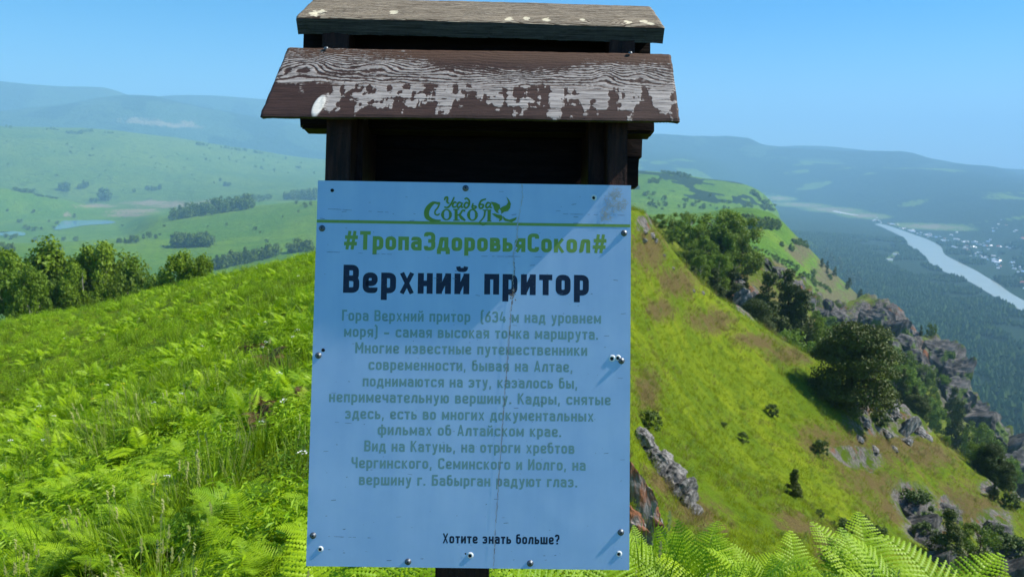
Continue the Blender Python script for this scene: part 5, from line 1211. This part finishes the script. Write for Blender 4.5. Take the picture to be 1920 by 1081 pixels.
# ------------------------------------------------------------------ meadow plants
def blade_clump(seed, n_=34, h=.34, spread=.10, w=.0045, seedheads=0, lean=.5, hv=.5):
    rg = np.random.default_rng(seed); V = []; Q = []; mi = []; n0 = 0
    for b in range(n_):
        a = rg.uniform(0, 6.283); r_ = spread * math.sqrt(rg.random()); x0, y0 = r_ * math.cos(a), r_ * math.sin(a); da = a + rg.normal() * .8
        H = h * (1 - hv + 2 * hv * rg.random()); ln = lean * H * rg.uniform(.2, 1.4); ww = w * rg.uniform(.7, 1.5); pa = rg.uniform(0, 3.14)
        px_, py_ = math.cos(pa) * ww, math.sin(pa) * ww; sg = 4
        for s_ in range(sg + 1):
            f = s_ / sg; cx_ = x0 + math.cos(da) * ln * f ** 1.8; cy_ = y0 + math.sin(da) * ln * f ** 1.8; z = H * (f - .22 * f ** 3 * ln / H); k_ = (1 - f ** 1.6) * .95 + .05
            V += [(cx_ - px_ * k_, cy_ - py_ * k_, z), (cx_ + px_ * k_, cy_ + py_ * k_, z)]
        for s_ in range(sg): Q.append((n0 + 2 * s_, n0 + 2 * s_ + 1, n0 + 2 * s_ + 3, n0 + 2 * s_ + 2)); mi.append(0)
        n0 += 2 * (sg + 1)
    for b in range(seedheads):
        a = rg.uniform(0, 6.283); x0, y0 = spread * .6 * math.cos(a), spread * .6 * math.sin(a); H = h * rg.uniform(1.1, 1.6); l = rg.uniform(.0, .12); st = .0012
        V += [(x0 - st, y0, 0), (x0 + st, y0, 0), (x0 + l + st, y0, H), (x0 + l - st, y0, H)]; Q.append((n0, n0 + 1, n0 + 2, n0 + 3)); mi.append(1); n0 += 4
        for q_ in range(9):
            z = H - .05 + q_ * .008; d = (.004 + .003 * rg.random()); aa = q_ * 2.4
            c_ = np.array([x0 + l + math.cos(aa) * d * .6, y0 + math.sin(aa) * d * .6, z])
            V += [tuple(c_ + np.array(k_)) for k_ in ((-d, 0, 0), (0, -d, .006), (d, 0, .012), (0, d, .006))]; Q.append((n0, n0 + 1, n0 + 2, n0 + 3)); mi.append(1); n0 += 4
    return np.array(V), np.array(Q), mi
def frond(rg, L, az, rise, droop, detail, npin=20, sp=1.0):
    """one bracken frond: midrib with tapering side leaflets"""
    parts = []
    def mid(s_):
        x = sp * L * (.22 * s_ + (.62 + .15 * droop) * s_ ** 1.5); z = L * (rise * s_ - droop * s_ ** 2.2)
        return np.array([x * math.cos(az), x * math.sin(az), z])
    side = np.array([-math.sin(az), math.cos(az), 0.0])
    pts = [mid(s_) for s_ in np.linspace(0, 1, 9)]
    parts.append(tube(pts, np.linspace(.0028, .0006, 9) * L / .6, 3))
    V = []; Q = []; n0 = 0
    roll_ = rg.normal() * .25
    for k_ in range(npin):
        s_ = .24 + .75 * (k_ / (npin - 1)) ** .92
        ln = L * .34 * (1 - ((s_ - .24) / .76)) ** .75 * min(1.0, .55 + (s_ - .24) * 4) + L * .012
        c_ = mid(s_); tng = mid(min(s_ + .03, 1.03)) - mid(s_ - .03); tng /= np.linalg.norm(tng); up_v = np.cross(side, tng); up_v = up_v if up_v[2] > 0 else -up_v
        for sd in (-1, 1):
            dr = side * sd + tng * .45 + up_v * (.12 + sd * roll_ + rg.normal() * .08); dr /= np.linalg.norm(dr)
            wv = tng - dr * (tng @ dr); wv /= np.linalg.norm(wv); gap = L * .75 / npin
            if detail:
                m_ = max(4, int(11 * ln / (L * .34)) + 2); ax = [c_ + dr * ln * (q_ / m_) - up_v * ln * .20 * (q_ / m_) ** 2 for q_ in range(m_ + 1)]
                for q_ in range(m_):
                    pl = gap * .50 * (1 - q_ / m_) ** .55 + .0008; st = ax[q_ + 1] - ax[q_]
                    for s2 in (-1, 1):
                        V += [ax[q_], ax[q_] + wv * s2 * pl + st * .55 - up_v * pl * .25, ax[q_ + 1] + wv * s2 * pl * .35, ax[q_ + 1]]; Q.append((n0, n0 + 1, n0 + 2, n0 + 3)); n0 += 4
            else:
                e = c_ + dr * ln - up_v * ln * .18; m1 = c_ + dr * ln * .4
                V += [c_ - wv * gap * .15, m1 - wv * gap * .62, e, m1 + wv * gap * .62]; Q.append((n0, n0 + 1, n0 + 2, n0 + 3)); n0 += 4
    parts.append((np.array(V), np.array(Q)))
    return parts
def fern_mesh(seed, nf, L, detail, up_=.95, sp=1.0):
    rg = np.random.default_rng(seed); parts = []
    for k_ in range(nf):
        az = k_ * 6.283 / nf + rg.normal() * .35; parts += frond(rg, L * rg.uniform(.75, 1.1), az, up_ * rg.uniform(.8, 1.15), rg.uniform(.35, .6), detail, 20, sp)
    v, q = join(parts); return v, q
fern_a = leaf_mat('fern_leaves', (.16, .32, .004), (.37, .54, .006), .34, (.42, .60, .01), .5, .3, nscale=6)
grass_a = leaf_mat('grass_blades', (.09, .19, .004), (.23, .35, .006), .32, (.30, .44, .01), .5, .3, nscale=4)
grass_b = leaf_mat('grass_seed', (.26, .30, .08), (.36, .38, .13), .3)
short_a = leaf_mat('short_grass', (.16, .22, .004), (.27, .33, .006), .30, (.34, .40, .01), nscale=.5)
dry_a = leaf_mat('dry_grass', (.17, .14, .04), (.28, .23, .08), .3)
herb_a = leaf_mat('herb_leaves', (.08, .19, .010), (.16, .30, .015), .35, (.26, .40, .02), nscale=4)

def source(name, v, q, mats, mi=None):
    o_ = bpy.data.objects.new(name, mesh_np(name, v, quads=q, mats=mats, midx=mi)); return o_
def mk_col(name, objs):
    c_ = bpy.data.collections.new(name)
    for o_ in objs: c_.objects.link(o_)
    return c_
def herb(seed):
    rg = np.random.default_rng(seed); n_ = 60; h_ = rg.uniform(.02, .26, n_); a = rg.uniform(0, 6.28, n_); r_ = .09 * np.sqrt(rg.random(n_))
    cen = np.stack([r_ * np.cos(a), r_ * np.sin(a), h_], 1); nr = np.stack([np.cos(a) * .5, np.sin(a) * .5, np.ones(n_)], 1) + rg.normal(size=(n_, 3)) * .35
    return quads_cloud(cen, nr, rg.uniform(.02, .045, n_), .7, rg)
objs = []
for i in range(5):
    v, q, mi = blade_clump(500 + i, 40, .32, .11, .0042, (0, 1, 3, 1, 6)[i]); objs.append(source('grass_%s' % 'abcde'[i], v, q, [grass_a, grass_b], mi))
for i in range(2): v, q = herb(520 + i); objs.append(source('herb_%s' % 'ab'[i], v, q, [herb_a]))
def leafy(seed):
    rg = np.random.default_rng(seed); n_ = 110; d = rg.normal(size=(n_, 3)); d[:, 2] = np.abs(d[:, 2]); d /= np.linalg.norm(d, axis=1, keepdims=True)
    cen = d * np.array([.19, .19, .27]) * (.55 + .5 * rg.random((n_, 1))); nr = d * .9 + np.array([0, 0, .7]) + rg.normal(size=(n_, 3)) * .45
    return quads_cloud(cen, nr, rg.uniform(.03, .07, n_), .45, rg)
for i in range(3): v, q = leafy(580 + i); objs.append(source('leafy_%s' % 'abc'[i], v, q, [fern_a]))
COL_GRASS = mk_col('grass_sources', objs)
objs = []
for i in range(4): v, q = fern_mesh(540 + i, 6, .50, False, 1.1); objs.append(source('bracken_%s' % 'abcd'[i], v, q, [fern_a]))
COL_FERN = mk_col('bracken_sources', objs)
objs = []
for i in range(3): v, q, mi = blade_clump(560 + i, 26, .16, .20, .006, 0, .6, .7); objs.append(source('turf_%s' % 'abc'[i], v, q, [short_a]))
v, q, mi = blade_clump(570, 26, .18, .2, .006, 0, .7, .7); objs.append(source('turf_d', v, q, [dry_a]))
v, q = herb(575); objs.append(source('turf_e', v * 1.3, q, [L_bush]))
COL_TURF = mk_col('turf_sources', objs)
def instancer(name, P, rot, scl, idx, col):
    me = bpy.data.meshes.new(name); me.vertices.add(len(P)); me.vertices.foreach_set('co', np.asarray(P, np.float32).ravel())
    a_ = me.attributes.new('rot', 'FLOAT_VECTOR', 'POINT'); a_.data.foreach_set('vector', np.asarray(rot, np.float32).ravel())
    attr(me, 'scl', scl); a_ = me.attributes.new('idx', 'INT', 'POINT'); a_.data.foreach_set('value', np.asarray(idx, np.int32))
    o_ = link(name, me); g = bpy.data.node_groups.new(name, 'GeometryNodeTree')
    g.interface.new_socket('Geometry', in_out='INPUT', socket_type='NodeSocketGeometry'); g.interface.new_socket('Geometry', in_out='OUTPUT', socket_type='NodeSocketGeometry')
    gi, go = g.nodes.new('NodeGroupInput'), g.nodes.new('NodeGroupOutput'); ip = g.nodes.new('GeometryNodeInstanceOnPoints'); ci = g.nodes.new('GeometryNodeCollectionInfo')
    ci.inputs['Collection'].default_value = col; ci.inputs['Separate Children'].default_value = True; ci.inputs['Reset Children'].default_value = True
    ip.inputs['Pick Instance'].default_value = True
    def na(nm, ty):
        n_ = g.nodes.new('GeometryNodeInputNamedAttribute'); n_.data_type = ty; n_.inputs[0].default_value = nm; return [s for s in n_.outputs if s.enabled][0]
    g.links.new(gi.outputs[0], ip.inputs['Points']); g.links.new(ci.outputs[0], ip.inputs['Instance']); g.links.new(na('idx', 'INT'), ip.inputs['Instance Index'])
    e2r = g.nodes.new('FunctionNodeEulerToRotation'); g.links.new(na('rot', 'FLOAT_VECTOR'), e2r.inputs[0]); g.links.new(e2r.outputs[0], ip.inputs['Rotation'])
    g.links.new(na('scl', 'FLOAT'), ip.inputs['Scale']); g.links.new(ip.outputs[0], go.inputs[0])
    md = o_.modifiers.new('scatter', 'NODES'); md.node_group = g
    tag(o_, kind='stuff'); return o_
def scatter(n_, r0, r1, a0, a1, D0, rc, seed):
    """points whose density is D0 up to range rc and then falls with the square of the range"""
    rg = np.random.default_rng(seed)
    A1 = .5 * (min(rc, r1) ** 2 - r0 ** 2) * D0 if r0 < rc else 0; A2 = D0 * rc ** 2 * math.log(r1 / max(rc, r0)) if r1 > rc else 0
    s_ = math.radians(a1 - a0); n1, n2 = int(A1 * s_), int(A2 * s_)
    r = np.concatenate([np.sqrt(rg.uniform(r0 ** 2, min(rc, r1) ** 2, n1)), np.exp(rg.uniform(math.log(max(rc, r0)), math.log(max(r1, rc * 1.0001)), n2))])
    a = np.radians(rg.uniform(a0, a1, n1 + n2)); X, Y = r * np.sin(a), r * np.cos(a)
    return X, Y, grid_lookup(Zg, X, Y), r, rg
def keep_off_post(X, Y): return np.hypot(X + .07, Y - 1.5 - .0) > .18
X, Y, Z, R, rg = scatter(0, 1.5, 62, -48, 46, 48, 9.5, 1)
dr = grid_lookup(DRY, X, Y); ok = (dr < .45 + rg.random(len(X)) * .4) & keep_off_post(X, Y) & ((X / Y < .12) | (R < 2.9))
X, Y, Z, R = X[ok], Y[ok], Z[ok], R[ok]; n_ = len(X)
scl = np.maximum(.85, R / 30) * rg.uniform(.6, 1.2, n_) * np.where(R < 2.2, .7, 1.0)
idx = np.where(rg.random(n_) < .18 + .5 * (fbm(X / 1.3, Y / 1.3, 2, 95) > .52), rg.integers(5, 7, n_), rg.integers(0, 5, n_)); idx = np.where((R > 9) & (idx > 1) & (idx < 5), 0, idx); lf = fbm(X / .9, Y / .9, 3, 96) + .16 * rg.random(n_); idx = np.where((lf > np.where(R > 5, .51, .55)), rg.integers(7, 10, n_), idx)
instancer('meadow_grass', np.stack([X, Y, Z - .02], 1), np.stack([rg.normal(size=n_) * .12, rg.normal(size=n_) * .12, rg.uniform(0, 6.28, n_)], 1), scl, idx, COL_GRASS)
# bracken away from the camera reads as one cover
X, Y, Z, R, rg = scatter(0, 4.2, 58, -48, 6, 17.0, 14, 2)
pn = fbm(X / 3.2, Y / 3.2, 3, 88); dr = grid_lookup(DRY, X, Y); ok = (pn + .16 * rg.random(len(X)) > .56) & (dr < .4); X, Y, Z, R = X[ok], Y[ok], Z[ok], R[ok]; n_ = len(X)
instancer('bracken_cover', np.stack([X, Y, Z], 1), np.stack([rg.normal(size=n_) * .3, rg.normal(size=n_) * .3, rg.uniform(0, 6.28, n_)], 1), np.maximum(.6, R / 55) * rg.uniform(.4, 1.15, n_), rg.integers(0, 4, n_), COL_FERN)
# steep grass slope
X, Y, Z, R, rg = scatter(0, 5, 130, 3, 46, 34, 22, 4)
dr = grid_lookup(DRY, X, Y); rk = grid_lookup(ROCK, X, Y); cl_ = fbm(X / 2.0, Y / 2.0, 3, 91); ok = (rk < .35) & (cl_ > .36) & (R > 5)
X, Y, Z, R, dr = X[ok], Y[ok], Z[ok], R[ok], dr[ok]; n_ = len(X)
idx = np.where(rg.random(n_) < dr * .5 * sstep(.35, .6, fbm(X / 2.4, Y / 2.4, 4, 93)) * 1.4 + .05, 3, rg.integers(0, 3, n_)); idx = np.where((idx != 3) & (rg.random(n_) < .10), 4, idx)
instancer('slope_grass', np.stack([X, Y, Z - .01], 1), np.stack([rg.normal(size=n_) * .2, rg.normal(size=n_) * .2, rg.uniform(0, 6.28, n_)], 1), np.maximum(.7, R / 42) * rg.uniform(.5, 1.3, n_), idx, COL_TURF)

# near ferns, one by one
FM = []; FH = []
for i in range(6): v, q = fern_mesh(600 + i, 9, .42, True, .9 if i < 3 else 1.15, 1.0 if i < 3 else .78); FM.append(mesh_np('fern', v, quads=q, mats=[fern_a])); FH.append(v[:, 2].max())
def put_fern(x, y, s_, label, group, mi=None, tilt=(0, 0)):
    o_ = bpy.data.objects.new('fern', FM[rr.randrange(6) if mi is None else mi]); C.objects.link(o_); o_.location = (x, y, ground_z(x, y) - .01); o_.scale = (s_,) * 3
    o_.rotation_euler = (tilt[0] + rr.gauss(0, .1), tilt[1] + rr.gauss(0, .1), rr.uniform(0, 6.28)); tag(o_, label, 'fern', group); return o_
def fern_px(u, vtop, r, label, group, mi=None, tilt=(0, 0)):
    a, e = azel(u, vtop); x, y = r * math.sin(a), r * math.cos(a); H = EYE[2] + e * r - ground_z(x, y)
    mi = rr.randrange(3, 6) if mi is None else mi
    return put_fern(x, y, min(max(H / FH[mi], .3), 1.6), label, group, mi, tilt)
GF = 'bright ferns at the foot of the view'
for (u, vt, r, lb) in [(1395, 1000, 2.5, 'tallest bright fern in the middle of the bottom edge right of the board'), (1330, 1030, 2.4, 'bright fern beside the tallest one, nearer the board'), (1455, 1040, 2.5, 'bright fern on the outer side of the tallest one'),
                       (1210, 1005, 2.6, 'bright fern at the lower corner of the board'), (1255, 1020, 2.7, 'bright fern between the board corner and the dark lichen rocks'), (1300, 1055, 2.3, 'low fern in front of the lichen rocks'), (1500, 1062, 2.4, 'low fern at the end of the middle clump'),
                       (1650, 1030, 2.4, 'wide bright fern of the second clump at the bottom'), (1700, 1045, 2.4, 'bright fern arching outward in the second clump'), (1615, 1055, 2.3, 'low bright fern at the near side of the second clump'), (1740, 1070, 2.3, 'lowest fern of the second clump'),
                       (1880, 1052, 2.3, 'single bright fern at the bottom corner of the view'), (1560, 1078, 2.2, 'fern tip between the two bottom clumps')]:
    fern_px(u, vt, r + (.5 if u < 1540 else .85), lb, GF, tilt=(0, 0))
for u in (620, 690, 760, 960, 1030, 1100, 1160): fern_px(u, 1062, 2.25 + random.uniform(-.1, .3), 'fern showing under the bottom edge of the board', 'ferns under the board')
k_ = 0
while k_ < 250:
    r = math.sqrt(rr.uniform(2.6 ** 2, 7.6 ** 2)); a = math.radians(rr.uniform(-42, -12)); x, y = r * math.sin(a), r * math.cos(a)
    n_ = float(fbm(np.array([x / 1.6]), np.array([y / 1.6]), 2, 99)[0])
    if n_ < .44: continue
    if a < math.radians(-22) and r < 4.0 and rr.random() < .75: continue
    near = 'nearer' if r < 4.5 else 'farther'
    put_fern(x, y, rr.uniform(.38, .78), 'bright green bracken fern in the %s part of the meadow beside the board' % near, 'bracken ferns of the %s meadow' % near); k_ += 1

# dead bracken and small flowers in the meadow
dead = leaf_mat('dead_bracken', (.09, .05, .02), (.19, .12, .05), .15)
v, q = fern_mesh(660, 8, .36, False, .8, .8); DM = mesh_np('dead_fern', v, quads=q, mats=[dead])
for (u, vv) in ((492, 800), (502, 778), (498, 826), (570, 765), (480, 668), (512, 690)):
    h = hit(u, vv)
    o_ = bpy.data.objects.new('dead_fern', DM); C.objects.link(o_); o_.location = (h[0], h[1], ground_z(h[0], h[1]) + .06); s_ = rr.uniform(.7, 1.2) * (.8 if vv > 720 else 1.0); o_.scale = (s_, s_, s_ * 1.1)
    o_.rotation_euler = (rr.gauss(0, .2), rr.gauss(0, .2), rr.uniform(0, 6.28)); tag(o_, 'brown dead fern in the bare patch beside the board', 'dead fern', 'dead ferns beside the board')
FLM = []
for nm_, c_ in (('flower_a', (.75, .75, .68)), ('flower_b', (.70, .55, .03))):
    rg = np.random.default_rng(5); n_ = 9; a = np.arange(n_) * 2.4; cen = np.stack([.008 * np.sqrt(np.arange(n_)) * np.cos(a), .008 * np.sqrt(np.arange(n_)) * np.sin(a), .34 + rg.random(n_) * .012], 1)
    v, q = quads_cloud(cen, np.tile([0, 0, 1.], (n_, 1)) + rg.normal(size=(n_, 3)) * .3, .012, 1.0, rg); tv, tq = tube([(0, 0, 0), (.01, 0, .18), (0, 0, .34)], [.0014, .0012, .0008], 3)
    V_, Q_ = join([(v, q), (tv, tq)]); FLM.append(source(nm_, V_, Q_, [flat_mat(nm_ + '_petals', c_), grass_a], [0] * len(q) + [1] * len(tq)))
X, Y, Z, R, rg = scatter(0, 2.4, 30, -45, -8, 1.1, 9, 12); n_ = len(X)
instancer('meadow_flowers', np.stack([X, Y, Z], 1), np.stack([rg.normal(size=n_) * .1, rg.normal(size=n_) * .1, rg.uniform(0, 6, n_)], 1), rg.uniform(.8, 1.3, n_), (rg.random(n_) > .6).astype(int), mk_col('flower_sources', FLM))
